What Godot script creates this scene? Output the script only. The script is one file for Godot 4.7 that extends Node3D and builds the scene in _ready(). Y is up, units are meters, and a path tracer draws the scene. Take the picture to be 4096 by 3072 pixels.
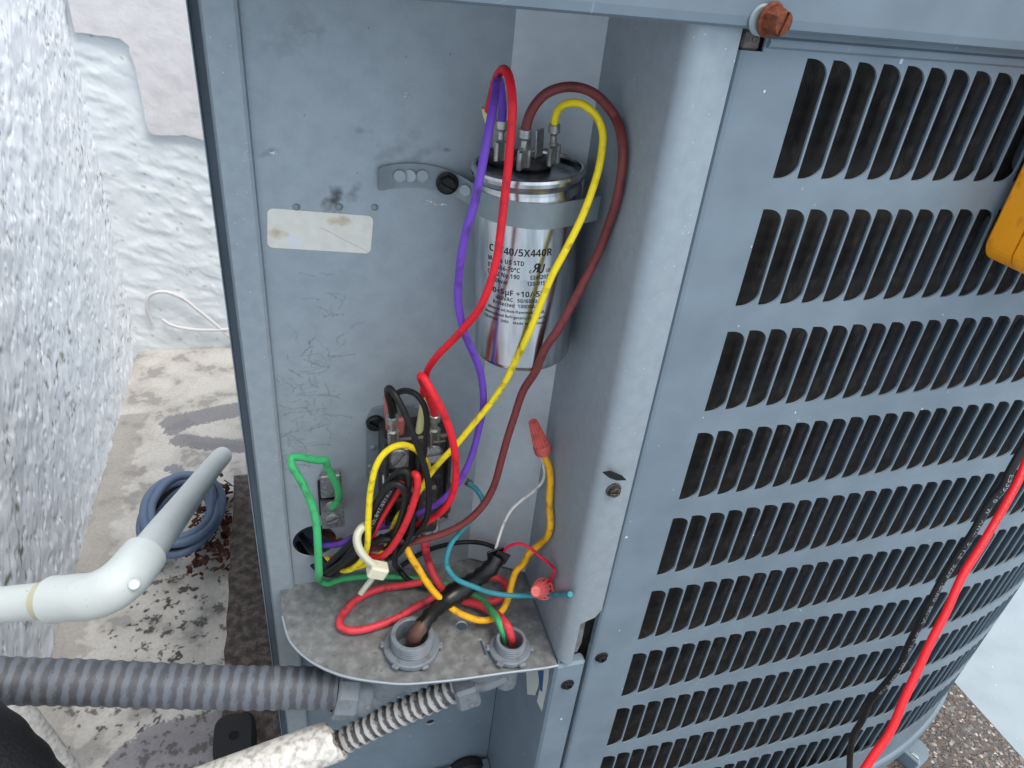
extends Node3D
# An opened outdoor air conditioner beside a white stuccoed wall. Lengths in the builders are millimetres.

const MM := 0.001
const FLOOR_SMEARS := [[-187, -748, -92, -772, 22], [-188, -726, -172, -742, 14], [-175, -700, -89, -669, 16], [-154, -683, -89, -663, 10], [-180, -633, -171, -625, 10], [-157, -214, -100, -215, 20], [-167, -193, -127, -188, 30]]
const FLOOR_MOULD := [[-167, -429, 45, 60], [-141, -361, 60, 60], [-164, -337, 40, 50], [-177, -274, 90, 40], [-120, -205, 80, 60], [-127, -444, 30, 40]]
const DARK_MARKS := [[21.8, 566.5, 5, 9, -0.5, 0.9], [30.4, 570.7, 3, 7, -0.6, 0.5], [50.9, 592.2, 14, 5, 0.5, 0.28], [60.7, 588.1, 16, 3, 0.45, 0.3], [-5.3, 588.8, 6, 2, 0.5, 0.35], [74.9, 592.3, 2.5, 1.5, 0, 0.6], [35.2, 599.6, 5, 2, 0, 0.3], [13.3, 639.8, 10, 8, 0, 0.22], [3.8, 633.2, 12, 6, 0, 0.18], [-14.5, 413.4, 6, 8, 0.3, 0.3]]
const WEBS := [[5.8, 483.7, 10, 14, 14], [14.1, 484.6, 6, 8, 11], [-1.1, 467.0, 14, 16, 16], [2.8, 451.6, 16, 16, 25], [-3.0, 436.6, 16, 14, 25], [10.6, 460.0, 8, 10, 8], [-4.2, 417.1, 14, 10, 22], [-10.9, 411.2, 6, 12, 12], [13.7, 528.3, 14, 8, 3], [23.4, 515.2, 10, 14, 6], [28.9, 504.4, 8, 6, 2]]
const SCUFFS := [[68.0, 567.1, 4, 1.2], [71.6, 565.5, 8, 1], [55.8, 614.7, 3, 3], [-3.3, 588.8, 3, 1], [58.7, 579.4, 3, 1.5]]
var rng := RandomNumberGenerator.new()
var M := {}
var used := {}

# ------------------------------------------------------------------ small helpers
func V(x: float, y: float, z: float) -> Vector3:
	return Vector3(x, y, z) * MM

func numbered(called: String) -> String:
	used[called] = used.get(called, -1) + 1
	return called if used[called] == 0 else "%s_%03d" % [called, used[called]]

func thing(called: String, label: String, category: String, at := Vector3.ZERO, group := "") -> Node3D:
	var o := Node3D.new()
	o.name = numbered(called)
	add_child(o, true)
	o.position = at
	tag(o, label, category, group)
	return o

func tag(o: Node3D, label: String, category: String, group := "") -> void:
	o.set_meta("label", label)
	o.set_meta("category", category)
	if group != "":
		o.set_meta("group", group)

func obj(called: String, mesh: Mesh, m: Material, parent: Node = null, label := "") -> MeshInstance3D:
	var o := MeshInstance3D.new()
	o.mesh = mesh
	if m != null:
		o.material_override = m
	if parent == null:
		o.name = numbered(called)
		add_child(o, true)
	else:
		var n := 0
		var c := called
		while parent.has_node(c):
			n += 1
			c = "%s_%03d" % [called, n]
		o.name = c
		parent.add_child(o, true)
	if label != "":
		o.set_meta("label", label)
	return o

func new_st() -> SurfaceTool:
	var st := SurfaceTool.new()
	st.begin(Mesh.PRIMITIVE_TRIANGLES)
	return st

func tri(st: SurfaceTool, p: Array, n: Array, t: Array) -> void:
	# front faces run clockwise
	var g: Vector3 = (p[1] - p[0]).cross(p[2] - p[0])
	var order := [0, 1, 2] if g.dot(n[0] + n[1] + n[2]) < 0.0 else [0, 2, 1]
	for k in order:
		st.set_normal(n[k])
		st.set_uv(t[k])
		st.add_vertex(p[k])

func quad(st: SurfaceTool, a: Vector3, b: Vector3, c: Vector3, d: Vector3, n: Vector3) -> void:
	var t := [Vector2(0, 0), Vector2(1, 0), Vector2(1, 1), Vector2(0, 1)]
	tri(st, [a, b, c], [n, n, n], [t[0], t[1], t[2]])
	tri(st, [a, c, d], [n, n, n], [t[0], t[2], t[3]])

func quadn(st: SurfaceTool, p: Array, n: Array, t: Array) -> void:
	tri(st, [p[0], p[1], p[2]], [n[0], n[1], n[2]], [t[0], t[1], t[2]])
	tri(st, [p[0], p[2], p[3]], [n[0], n[2], n[3]], [t[0], t[2], t[3]])

# a chamfered box about centre c with full size s and edges cut by b, turned by basis
func add_box(st: SurfaceTool, c: Vector3, s: Vector3, b := 0.6, basis := Basis.IDENTITY) -> void:
	var h := s * 0.5
	b = minf(b, minf(h.x, minf(h.y, h.z)) * 0.9)
	var pt := func(sx, sy, sz, axis):
		var v := Vector3(sx * (h.x if axis == 0 else h.x - b), sy * (h.y if axis == 1 else h.y - b), sz * (h.z if axis == 2 else h.z - b))
		return (c + basis * v) * MM
	for axis in 3:
		var u := (axis + 1) % 3
		var w := (axis + 2) % 3
		for sg in [-1, 1]:
			var q := []
			for k in [[-1, -1], [1, -1], [1, 1], [-1, 1]]:
				var s3 := [0, 0, 0]
				s3[axis] = sg
				s3[u] = k[0]
				s3[w] = k[1]
				q.append(pt.call(s3[0], s3[1], s3[2], axis))
			var n := Vector3.ZERO
			n[axis] = sg
			quad(st, q[0], q[1], q[2], q[3], basis * n)
		# the four edges that run along this axis
		for k in [[-1, -1], [1, -1], [1, 1], [-1, 1]]:
			var q := []
			for e in [[-1, u], [1, u], [1, w], [-1, w]]:
				var s3 := [0, 0, 0]
				s3[axis] = e[0]
				s3[u] = k[0]
				s3[w] = k[1]
				q.append(pt.call(s3[0], s3[1], s3[2], e[1]))
			var n := Vector3.ZERO
			n[u] = k[0]
			n[w] = k[1]
			quad(st, q[0], q[1], q[2], q[3], basis * n.normalized())
	for sx in [-1, 1]:
		for sy in [-1, 1]:
			for sz in [-1, 1]:
				var n := basis * Vector3(sx, sy, sz).normalized()
				tri(st, [pt.call(sx, sy, sz, 0), pt.call(sx, sy, sz, 1), pt.call(sx, sy, sz, 2)], [n, n, n], [Vector2.ZERO, Vector2.RIGHT, Vector2.ONE])

func box(c: Vector3, s: Vector3, b := 0.6, basis := Basis.IDENTITY) -> Mesh:
	var st := new_st()
	add_box(st, c, s, b, basis)
	return st.commit()

func pts(a: Array) -> PackedVector3Array:
	var out := PackedVector3Array()
	for i in range(0, a.size(), 3):
		out.append(Vector3(a[i], a[i + 1], a[i + 2]))
	return out

# a smooth curve through the points, sampled about every step millimetres
func smooth(p: PackedVector3Array, step := 2.5) -> PackedVector3Array:
	var out := PackedVector3Array()
	var n := p.size()
	for i in n - 1:
		var p0 := p[maxi(i - 1, 0)]
		var p3 := p[mini(i + 2, n - 1)]
		var k := maxi(2, int(ceil(p[i].distance_to(p[i + 1]) / step)))
		# centripetal tangents keep the curve from overshooting
		var d1 := maxf(0.01, pow(p[i].distance_to(p[i + 1]), 0.5))
		var d0 := maxf(0.01, pow(p0.distance_to(p[i]), 0.5)) if i > 0 else d1
		var d2 := maxf(0.01, pow(p[i + 1].distance_to(p3), 0.5)) if i < n - 2 else d1
		var m1 := (p[i + 1] - p[i]) if i == 0 else ((p[i] - p0) / d0 - (p[i + 1] - p0) / (d0 + d1) + (p[i + 1] - p[i]) / d1) * d1
		var m2 := (p[i + 1] - p[i]) if i == n - 2 else ((p[i + 1] - p[i]) / d1 - (p3 - p[i]) / (d1 + d2) + (p3 - p[i + 1]) / d2) * d1
		for j in k:
			var t := float(j) / k
			var t2 := t * t
			var t3 := t2 * t
			out.append(p[i] * (2 * t3 - 3 * t2 + 1) + m1 * (t3 - 2 * t2 + t) + p[i + 1] * (3 * t2 - 2 * t3) + m2 * (t3 - t2))
	out.append(p[n - 1])
	return out

# radius: a number, or a function of (millimetres along, share along)
func add_tube(st: SurfaceTool, p: PackedVector3Array, radius: Variant, sides := 12, capped := true, squash := 1.0) -> void:
	var n := p.size()
	var tan := PackedVector3Array()
	for i in n:
		tan.append((p[mini(i + 1, n - 1)] - p[maxi(i - 1, 0)]).normalized())
	var side := tan[0].cross(Vector3(0.31, 0.87, 0.39)).normalized()
	var rings := []
	var norms := []
	var along := 0.0
	var total := 0.0
	for i in n - 1:
		total += p[i].distance_to(p[i + 1])
	var us := []
	for i in n:
		if i:
			along += p[i].distance_to(p[i - 1])
			side = (side - tan[i] * side.dot(tan[i])).normalized()
		var up := tan[i].cross(side)
		var r: float = (radius as Callable).call(along, along / total) if radius is Callable else radius
		var ring := PackedVector3Array()
		var nr := PackedVector3Array()
		for k in sides + 1:
			var a := TAU * k / sides
			var d := side * cos(a) + up * sin(a) * squash
			ring.append((p[i] + d * r) * MM)
			nr.append(d.normalized())
		rings.append(ring)
		norms.append(nr)
		us.append(along)
	for i in n - 1:
		for k in sides:
			var ta := Vector2(float(k) / sides, us[i] * 0.02)
			var tb := Vector2(float(k + 1) / sides, us[i] * 0.02)
			var tc := Vector2(float(k + 1) / sides, us[i + 1] * 0.02)
			var td := Vector2(float(k) / sides, us[i + 1] * 0.02)
			quadn(st, [rings[i][k], rings[i][k + 1], rings[i + 1][k + 1], rings[i + 1][k]], [norms[i][k], norms[i][k + 1], norms[i + 1][k + 1], norms[i + 1][k]], [ta, tb, tc, td])
	if capped:
		for e in [0, n - 1]:
			var nn := -tan[0] if e == 0 else tan[n - 1]
			for k in sides:
				tri(st, [p[e] * MM, rings[e][k], rings[e][k + 1]], [nn, nn, nn], [Vector2.ZERO, Vector2.RIGHT, Vector2.ONE])

func tube(a: Array, radius: Variant, sides := 12, step := 2.5, squash := 1.0) -> Mesh:
	var st := new_st()
	add_tube(st, smooth(pts(a), step), radius, sides, true, squash)
	return st.commit()

# profile: [radius, height, radius, height, ...] turned round the y axis; at, basis place it
func add_lathe(st: SurfaceTool, profile: Array, sides := 32, at := Vector3.ZERO, basis := Basis.IDENTITY, facets := false, wobble := 0.0) -> void:
	var n := profile.size() / 2
	for i in n - 1:
		var r0: float = profile[2 * i]
		var y0: float = profile[2 * i + 1]
		var r1: float = profile[2 * i + 2]
		var y1: float = profile[2 * i + 3]
		var slope := Vector2(y1 - y0, r0 - r1).normalized()
		if slope == Vector2.ZERO:
			continue
		for k in sides:
			var a0 := TAU * k / sides
			var a1 := TAU * (k + 1) / sides
			var q := []
			var nn := []
			for e in [[r0, y0, a0], [r0, y0, a1], [r1, y1, a1], [r1, y1, a0]]:
				var am: float = (a0 + a1) * 0.5 if facets else e[2]
				var rr: float = e[0] * (1.0 + wobble * sin(e[2] * 3.0 + 1.0))
				q.append((at + basis * Vector3(rr * sin(e[2]), e[1], rr * cos(e[2]))) * MM)
				nn.append((basis * Vector3(slope.x * sin(am), slope.y, slope.x * cos(am))).normalized())
			if r0 > 0.001:
				tri(st, [q[0], q[1], q[2]], [nn[0], nn[1], nn[2]], [Vector2(float(k) / sides, y0 * 0.02), Vector2(float(k + 1) / sides, y0 * 0.02), Vector2(float(k + 1) / sides, y1 * 0.02)])
			if r1 > 0.001:
				tri(st, [q[0], q[2], q[3]], [nn[0], nn[2], nn[3]], [Vector2(float(k) / sides, y0 * 0.02), Vector2(float(k + 1) / sides, y1 * 0.02), Vector2(float(k) / sides, y1 * 0.02)])

func lathe(profile: Array, sides := 32, at := Vector3.ZERO, basis := Basis.IDENTITY, facets := false) -> Mesh:
	var st := new_st()
	add_lathe(st, profile, sides, at, basis, facets)
	return st.commit()

# a flat outline (x, y pairs) from z = 0 to z = depth, placed by basis and at
func add_prism(st: SurfaceTool, outline: PackedVector2Array, depth: float, at := Vector3.ZERO, basis := Basis.IDENTITY, bevel := 0.0) -> void:
	if Geometry2D.is_polygon_clockwise(outline):
		outline.reverse()
	var inner := outline
	if bevel > 0.0:
		var off := Geometry2D.offset_polygon(outline, -bevel)
		if off.size() == 1 and off[0].size() == outline.size():
			inner = off[0]
			# the offset keeps the order but may start elsewhere
			var best := 0
			for i in inner.size():
				if inner[i].distance_to(outline[0]) < inner[best].distance_to(outline[0]):
					best = i
			var turned := PackedVector2Array()
			for i in inner.size():
				turned.append(inner[(best + i) % inner.size()])
			inner = turned
		else:
			bevel = 0.0
	var f := func(v: Vector2, z: float): return (at + basis * Vector3(v.x, v.y, z)) * MM
	var ids := Geometry2D.triangulate_polygon(outline)
	var idi := Geometry2D.triangulate_polygon(inner)
	var back := basis * Vector3(0, 0, -1)
	for i in range(0, ids.size(), 3):
		tri(st, [f.call(outline[ids[i]], 0.0), f.call(outline[ids[i + 1]], 0.0), f.call(outline[ids[i + 2]], 0.0)], [back, back, back], [outline[ids[i]] * 0.01, outline[ids[i + 1]] * 0.01, outline[ids[i + 2]] * 0.01])
	for i in range(0, idi.size(), 3):
		tri(st, [f.call(inner[idi[i]], depth), f.call(inner[idi[i + 1]], depth), f.call(inner[idi[i + 2]], depth)], [-back, -back, -back], [inner[idi[i]] * 0.01, inner[idi[i + 1]] * 0.01, inner[idi[i + 2]] * 0.01])
	var n := outline.size()
	for i in n:
		var j := (i + 1) % n
		var e := outline[j] - outline[i]
		if e.length() < 1e-5:
			continue
		var nn := basis * Vector3(e.y, -e.x, 0).normalized()
		quad(st, f.call(outline[i], 0.0), f.call(outline[j], 0.0), f.call(outline[j], depth - bevel), f.call(outline[i], depth - bevel), nn)
		if bevel > 0.0:
			quad(st, f.call(outline[i], depth - bevel), f.call(outline[j], depth - bevel), f.call(inner[j], depth), f.call(inner[i], depth), (nn - back).normalized())

func poly(a: Array) -> PackedVector2Array:
	var out := PackedVector2Array()
	for i in range(0, a.size(), 2):
		out.append(Vector2(a[i], a[i + 1]))
	return out

func prism(a: Array, depth: float, at := Vector3.ZERO, basis := Basis.IDENTITY, bevel := 0.0) -> Mesh:
	var st := new_st()
	add_prism(st, poly(a), depth, at, basis, bevel)
	return st.commit()

# sheet metal: a plan line (x, z pairs) stood up from y0 to y1 with a thickness to its right-hand side
func add_sheet(st: SurfaceTool, a: Array, y0: float, y1: float, thick: float, round_it := false) -> void:
	var p := poly(a)
	var n := p.size()
	var nor := PackedVector2Array()
	for i in n:
		var t := (p[mini(i + 1, n - 1)] - p[maxi(i - 1, 0)]).normalized()
		nor.append(Vector2(-t.y, t.x))
	for i in n - 1:
		var t := (p[i + 1] - p[i]).normalized()
		var fn := Vector2(-t.y, t.x)
		var na := nor[i] if round_it else fn
		var nb := nor[i + 1] if round_it else fn
		var q := [p[i], p[i + 1], p[i + 1] - nor[i + 1] * thick, p[i] - nor[i] * thick]
		var at := func(k: int, y: float): return Vector3(q[k].x, y, q[k].y) * MM
		var n3 := func(v: Vector2): return Vector3(v.x, 0, v.y)
		var t4 := [Vector2(0, 0), Vector2(1, 0), Vector2(1, 1), Vector2(0, 1)]
		quadn(st, [at.call(0, y0), at.call(1, y0), at.call(1, y1), at.call(0, y1)], [n3.call(na), n3.call(nb), n3.call(nb), n3.call(na)], t4)
		quadn(st, [at.call(3, y0), at.call(2, y0), at.call(2, y1), at.call(3, y1)], [n3.call(-na), n3.call(-nb), n3.call(-nb), n3.call(-na)], t4)
		quad(st, at.call(0, y1), at.call(1, y1), at.call(2, y1), at.call(3, y1), Vector3.UP)
		quad(st, at.call(0, y0), at.call(1, y0), at.call(2, y0), at.call(3, y0), Vector3.DOWN)
		if i == 0:
			quad(st, at.call(0, y0), at.call(3, y0), at.call(3, y1), at.call(0, y1), n3.call(-t))
		if i == n - 2:
			quad(st, at.call(1, y0), at.call(2, y0), at.call(2, y1), at.call(1, y1), n3.call(t))

func sheet(a: Array, y0: float, y1: float, thick: float, round_it := false) -> Mesh:
	var st := new_st()
	add_sheet(st, a, y0, y1, thick, round_it)
	return st.commit()

# flat lettering, width millimetres wide and cap millimetres high, bent by a function of (x, y) -> Vector3 in metres
func add_text(st: SurfaceTool, text: String, cap: float, x0: float, x1: float, bend: Callable, normal: Callable, bold := false, mirrored := false) -> void:
	var f := SystemFont.new()
	f.font_names = PackedStringArray(["Droid Sans"])
	if bold:
		f.font_weight = 700
	var t := TextMesh.new()
	t.font = f
	t.font_size = 48
	t.pixel_size = 1.0 / 48.0
	t.depth = 0.0
	t.curve_step = 2.0
	t.horizontal_alignment = HORIZONTAL_ALIGNMENT_LEFT
	t.text = text
	var a := t.get_mesh_arrays()
	var v: PackedVector3Array = a[Mesh.ARRAY_VERTEX]
	var id: PackedInt32Array = a[Mesh.ARRAY_INDEX] if a[Mesh.ARRAY_INDEX] != null else PackedInt32Array(range(v.size()))
	if v.is_empty():
		return
	var lo := v[0]
	var hi := v[0]
	for p in v:
		lo = lo.min(p)
		hi = hi.max(p)
	var sx := (x1 - x0) / maxf(0.001, hi.x - lo.x)
	var sy := cap / 0.714
	var base := -0.36
	for i in range(0, id.size(), 3):
		var p3 := []
		var n3 := []
		for k in 3:
			var p := v[id[i + k]]
			var xx := x0 + (p.x - lo.x) * sx
			if mirrored:
				xx = x1 - (p.x - lo.x) * sx
			var yy := (p.y - base) * sy - 0.5 * cap
			p3.append(bend.call(xx, yy))
			n3.append(normal.call(xx))
		tri(st, p3, n3, [Vector2.ZERO, Vector2.RIGHT, Vector2.ONE])

# ------------------------------------------------------------------ materials
func noise_tex(freq: float, octaves: int, ramp: Array, seed_ := 1, kind := FastNoiseLite.TYPE_SIMPLEX_SMOOTH, size := 512) -> NoiseTexture2D:
	var n := FastNoiseLite.new()
	n.seed = seed_
	n.noise_type = kind
	n.frequency = freq
	n.fractal_octaves = octaves
	var t := NoiseTexture2D.new()
	t.width = size
	t.height = size
	t.seamless = true
	t.noise = n
	if ramp.size():
		var g := Gradient.new()
		g.offsets = PackedFloat32Array(ramp.map(func(e): return e[0]))
		g.colors = PackedColorArray(ramp.map(func(e): return e[1]))
		t.color_ramp = g
	return t

func grey(v: float, a := 1.0) -> Color:
	return Color(v, v, v, a)

func mat(called: String, c: Color, rough: float, metal := 0.0) -> StandardMaterial3D:
	var m := StandardMaterial3D.new()
	m.resource_name = called
	m.albedo_color = c
	m.roughness = rough
	m.metallic = metal
	M[called] = m
	return m

func world_map(m: StandardMaterial3D, repeats_per_metre: float, albedo: Texture2D, world := true) -> void:
	m.uv1_triplanar = true
	m.uv1_world_triplanar = world
	m.uv1_scale = Vector3.ONE * repeats_per_metre
	m.albedo_texture = albedo

func overlay(m: StandardMaterial3D, t: Texture2D, repeats_per_metre: float, world := true) -> void:
	m.detail_enabled = true
	m.detail_albedo = t
	m.detail_blend_mode = BaseMaterial3D.BLEND_MODE_MIX
	m.detail_uv_layer = BaseMaterial3D.DETAIL_UV_2
	m.uv2_triplanar = true
	m.uv2_world_triplanar = world
	m.uv2_scale = Vector3.ONE * repeats_per_metre

# specks of paint, hairline scratches and smudges on a clear ground
func wear_image(seed_: int, specks: int, speck_colour: Color, scratches: int, scratch_colour: Color, size := 1024) -> ImageTexture:
	var im := Image.create(size, size, false, Image.FORMAT_RGBA8)
	im.fill(Color(speck_colour.r, speck_colour.g, speck_colour.b, 0))
	var r := RandomNumberGenerator.new()
	r.seed = seed_
	for i in scratches:
		var p := Vector2(r.randf() * size, r.randf() * size)
		var a := r.randf_range(0, TAU)
		var bend := r.randf_range(-0.02, 0.02)
		var c := scratch_colour
		c.a *= r.randf_range(0.25, 1.0)
		for k in r.randi_range(8, 50):
			p += Vector2(cos(a), sin(a))
			a += bend + r.randf_range(-0.06, 0.06)
			im.set_pixel(posmod(int(p.x), size), posmod(int(p.y), size), c)
	for i in specks:
		var w := r.randi_range(1, 2) if r.randf() < 0.9 else r.randi_range(3, 4)
		var h := maxi(1, w + r.randi_range(-1, 2))
		var x := r.randi_range(0, size - 8)
		var y := r.randi_range(0, size - 8)
		var c := speck_colour
		c.a = r.randf_range(0.5, 1.0)
		im.fill_rect(Rect2i(x, y, w, h), c)
	return ImageTexture.create_from_image(im)

func coil_image() -> ImageTexture:
	var size := 512
	var im := Image.create(size, size, false, Image.FORMAT_RGBA8)
	var n := FastNoiseLite.new()
	n.seed = 4
	n.frequency = 0.03
	n.fractal_octaves = 4
	var fine := FastNoiseLite.new()
	fine.seed = 9
	fine.frequency = 0.12
	for y in size:
		for x in size:
			var v := 0.20 + 0.06 * float(x % 4 == 0) - 0.07 * float(x % 4 == 2) + 0.012 * sin(y * TAU / 32.0)
			var d := clampf(n.get_noise_2d(x * 0.8, y * 0.4) * 1.8 - 0.2 + fine.get_noise_2d(x * 2.2, y * 0.3) * 0.9, 0.0, 1.0)
			v += 0.09 * d
			im.set_pixel(x, y, Color(v * 1.06, v, v * 0.97))
	return ImageTexture.create_from_image(im)

# painted floor, drawn to its own size: cream paint with broad grey stains, a dark grey brushed smear, mould spots nearer the front
func yard_image() -> ImageTexture:
	var w := 320
	var h := 2048
	var im := Image.create(w, h, false, Image.FORMAT_RGBA8)
	var a := fnoise(21, 0.009, 4)
	var b := fnoise(5, 0.035, 3)
	var c := fnoise(8, 0.11, 3)
	for y in h:
		var z := -985.0 + 1385.0 * y / h
		for x in w:
			var wx := -272.0 + 212.0 * x / w
			var p := a.get_noise_2d(wx * 1.6, z * 1.6)
			var q := b.get_noise_2d(wx * 1.6, z * 1.6)
			var s := c.get_noise_2d(wx * 1.6, z * 1.6)
			var col := Color(0.78, 0.765, 0.745).lerp(Color(0.71, 0.692, 0.67), clampf(p * 1.6 + 0.5, 0, 1))
			col = col.lerp(Color(0.58, 0.57, 0.56), clampf((p + 0.25 * q - 0.22) * 4.0, 0, 0.75))
			# brown dirt gathered along the wall's foot
			col = col.lerp(Color(0.57, 0.55, 0.53), clampf((-228.0 - wx) / 14.0 + 1.6 * p + q + 0.5 * s, 0, 0.5) * float(z > -780.0))
			for e in FLOOR_SMEARS:
				var d := Geometry2D.get_closest_point_to_segment(Vector2(wx, z), Vector2(e[0], e[1]), Vector2(e[2], e[3])).distance_to(Vector2(wx, z) + Vector2(q, s) * 6.0)
				col = col.lerp(Color(0.50, 0.495, 0.515), clampf((e[4] - d) * 0.35, 0, 0.85))
			for e in FLOOR_MOULD:
				var d := Vector2((wx - e[0]) / e[2], (z - e[1]) / e[3]).length()
				col = col.lerp(Color(0.25, 0.24, 0.235), clampf((q + 0.5 * s - 0.16 - 0.5 * clampf(d - 0.5, 0, 2)) * 2.6, 0, 0.6))
			col = col * (1.0 + 0.06 * s)
			col.a = 1.0
			im.set_pixel(x, y, col)
	return ImageTexture.create_from_image(im)

func gravel_image() -> ImageTexture:
	var size := 1024
	var im := Image.create(size, size, false, Image.FORMAT_RGBA8)
	im.fill(Color(0.45, 0.425, 0.41))
	var r := RandomNumberGenerator.new()
	r.seed = 77
	for i in 26000:
		var g := r.randf_range(0.34, 0.66)
		if r.randf() < 0.10:
			g = r.randf_range(0.7, 0.92)
		var warm := r.randf_range(-0.03, 0.07)
		var w := r.randi_range(2, 9)
		var x := r.randi_range(0, size - 10)
		var y := r.randi_range(0, size - 10)
		var c := Color(g + warm, g, g - warm * 0.8)
		im.fill_rect(Rect2i(x, y + 1, w, maxi(1, w - 2)), c)
		im.fill_rect(Rect2i(x + 1, y, maxi(1, w - 2), w), c)
	return ImageTexture.create_from_image(im)

func gravel_height() -> ImageTexture:
	var size := 1024
	var im := Image.create(size, size, false, Image.FORMAT_RGBA8)
	im.fill(Color(0.2, 0.2, 0.2))
	var r := RandomNumberGenerator.new()
	r.seed = 77
	for i in 26000:
		var g := r.randf_range(0.3, 1.0)
		r.randf()
		var w := r.randi_range(2, 9)
		var x := r.randi_range(0, size - 10)
		var y := r.randi_range(0, size - 10)
		im.fill_rect(Rect2i(x, y + 1, w, maxi(1, w - 2)), grey(g))
		im.fill_rect(Rect2i(x + 1, y, maxi(1, w - 2), w), grey(g))
	return ImageTexture.create_from_image(im)

# grey hose with soot lodged in the grooves between its ribs; eight ribs to the image
func conduit_image(ridge: Color, groove: Color, bias: float) -> ImageTexture:
	var w := 256
	var h := 512
	var im := Image.create(w, h, false, Image.FORMAT_RGBA8)
	var n := fnoise(70, 0.03, 4)
	var f := fnoise(71, 0.15, 3)
	for y in h:
		var rib := sin(y * TAU / 64.0)
		for x in w:
			var grime := clampf(bias - rib * 1.1 + 1.3 * n.get_noise_2d(x, y) + 0.7 * f.get_noise_2d(x, y), 0.0, 1.0)
			var c := ridge.lerp(groove, grime * 0.85)
			im.set_pixel(x, y, c)
	return ImageTexture.create_from_image(im)

# cobwebby dirt, dark marks and scuffs where they sit on the back panel; the image spans 400 mm
func panel_marks() -> ImageTexture:
	var size := 1024
	var im := Image.create(size, size, false, Image.FORMAT_RGBA8)
	im.fill(Color(0.2, 0.21, 0.2, 0))
	var r := RandomNumberGenerator.new()
	r.seed = 51
	var n := fnoise(52, 0.05, 4)
	var at := func(x: float, y: float) -> Vector2: return Vector2((x - 63.0) * size / 400.0 + size * 0.5, size * 0.5 - (y - 490.0) * size / 400.0)
	# soft dark marks: centre x, y, half sizes, tilt, strength
	for e in DARK_MARKS:
		var c: Vector2 = at.call(e[0], e[1])
		var k := size / 400.0
		var ext := int(maxf(e[2], e[3]) * k * 1.3)
		for dy in range(-ext, ext):
			for dx in range(-ext, ext):
				var d := Vector2(dx, dy).rotated(e[4])
				var q := Vector2(d.x / (e[2] * k), d.y / (e[3] * k)).length() + 0.8 * n.get_noise_2d(c.x + dx, c.y + dy)
				var a: float = e[5] * clampf(1.0 - q, 0, 1)
				if a > 0.01:
					im.set_pixel(int(c.x) + dx, int(c.y) + dy, Color(0.22, 0.22, 0.22, minf(1.0, a)))
	# cobweb clusters: centre x, y, spread x, y, strands
	for e in WEBS:
		for s in e[4]:
			var p: Vector2 = at.call(e[0] + r.randfn() * e[2] * 0.5, e[1] + r.randfn() * e[3] * 0.5)
			var a := r.randf() * TAU
			var turn := r.randf_range(-0.03, 0.03)
			var al := r.randf_range(0.08, 0.42)
			for k in r.randi_range(8, 46):
				p += Vector2(cos(a), sin(a) * 0.6)
				a += turn + r.randf_range(-0.16, 0.16)
				im.set_pixel(clampi(int(p.x), 0, size - 1), clampi(int(p.y), 0, size - 1), Color(0.20, 0.22, 0.20, al))
				if r.randf() < 0.16:
					im.fill_rect(Rect2i(clampi(int(p.x), 0, size - 4), clampi(int(p.y), 0, size - 4), 2, r.randi_range(1, 3)), Color(0.17, 0.19, 0.17, al))
	# pale scuffs
	for e in SCUFFS:
		var c: Vector2 = at.call(e[0], e[1])
		for k in int(e[2] * 14):
			im.set_pixel(clampi(int(c.x + r.randfn() * e[2]), 0, size - 1), clampi(int(c.y + r.randfn() * e[3]), 0, size - 1), Color(0.86, 0.88, 0.9, 0.7))
	for i in 110:
		var v := r.randf_range(0.15, 0.4)
		im.fill_rect(Rect2i(r.randi_range(0, size - 4), r.randi_range(0, size - 4), 1, r.randi_range(1, 2)), Color(v, v, v, 0.7))
	return ImageTexture.create_from_image(im)

func sticker_image() -> ImageTexture:
	var w := 256
	var h := 112
	var im := Image.create(w, h, false, Image.FORMAT_RGBA8)
	var n := FastNoiseLite.new()
	n.seed = 3
	n.frequency = 0.02
	n.fractal_octaves = 4
	for y in h:
		for x in w:
			var v := n.get_noise_2d(x, y)
			var col := Color(0.88, 0.875, 0.84).lerp(Color(0.85, 0.84, 0.80), clampf(v + 0.5, 0, 1))
			for st in [[170.0, 20.0, 34.0, 18.0], [24.0, 66.0, 22.0, 20.0]]:
				var d := Vector2((x - st[0]) / st[2], (y - st[1]) / st[3]).length() + v * 0.9
				col = col.lerp(Color(0.62, 0.52, 0.38), 0.6 * clampf(1.0 - d, 0, 1))
			var d2 := Vector2((x - 62.0) / 20.0, (y - 92.0) / 22.0).length() + v * 0.5
			col = col.lerp(Color(0.84, 0.86, 0.90), 0.7 * clampf((1.0 - d2) * 3.0, 0, 1))
			if absf((y - 40.0) - (x - 120.0) * 0.52 - v * 3.0) < 0.6 and x > 125:
				col = col.lerp(Color(0.45, 0.43, 0.4), 0.6)
			im.set_pixel(x, y, col)
	return ImageTexture.create_from_image(im)

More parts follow.
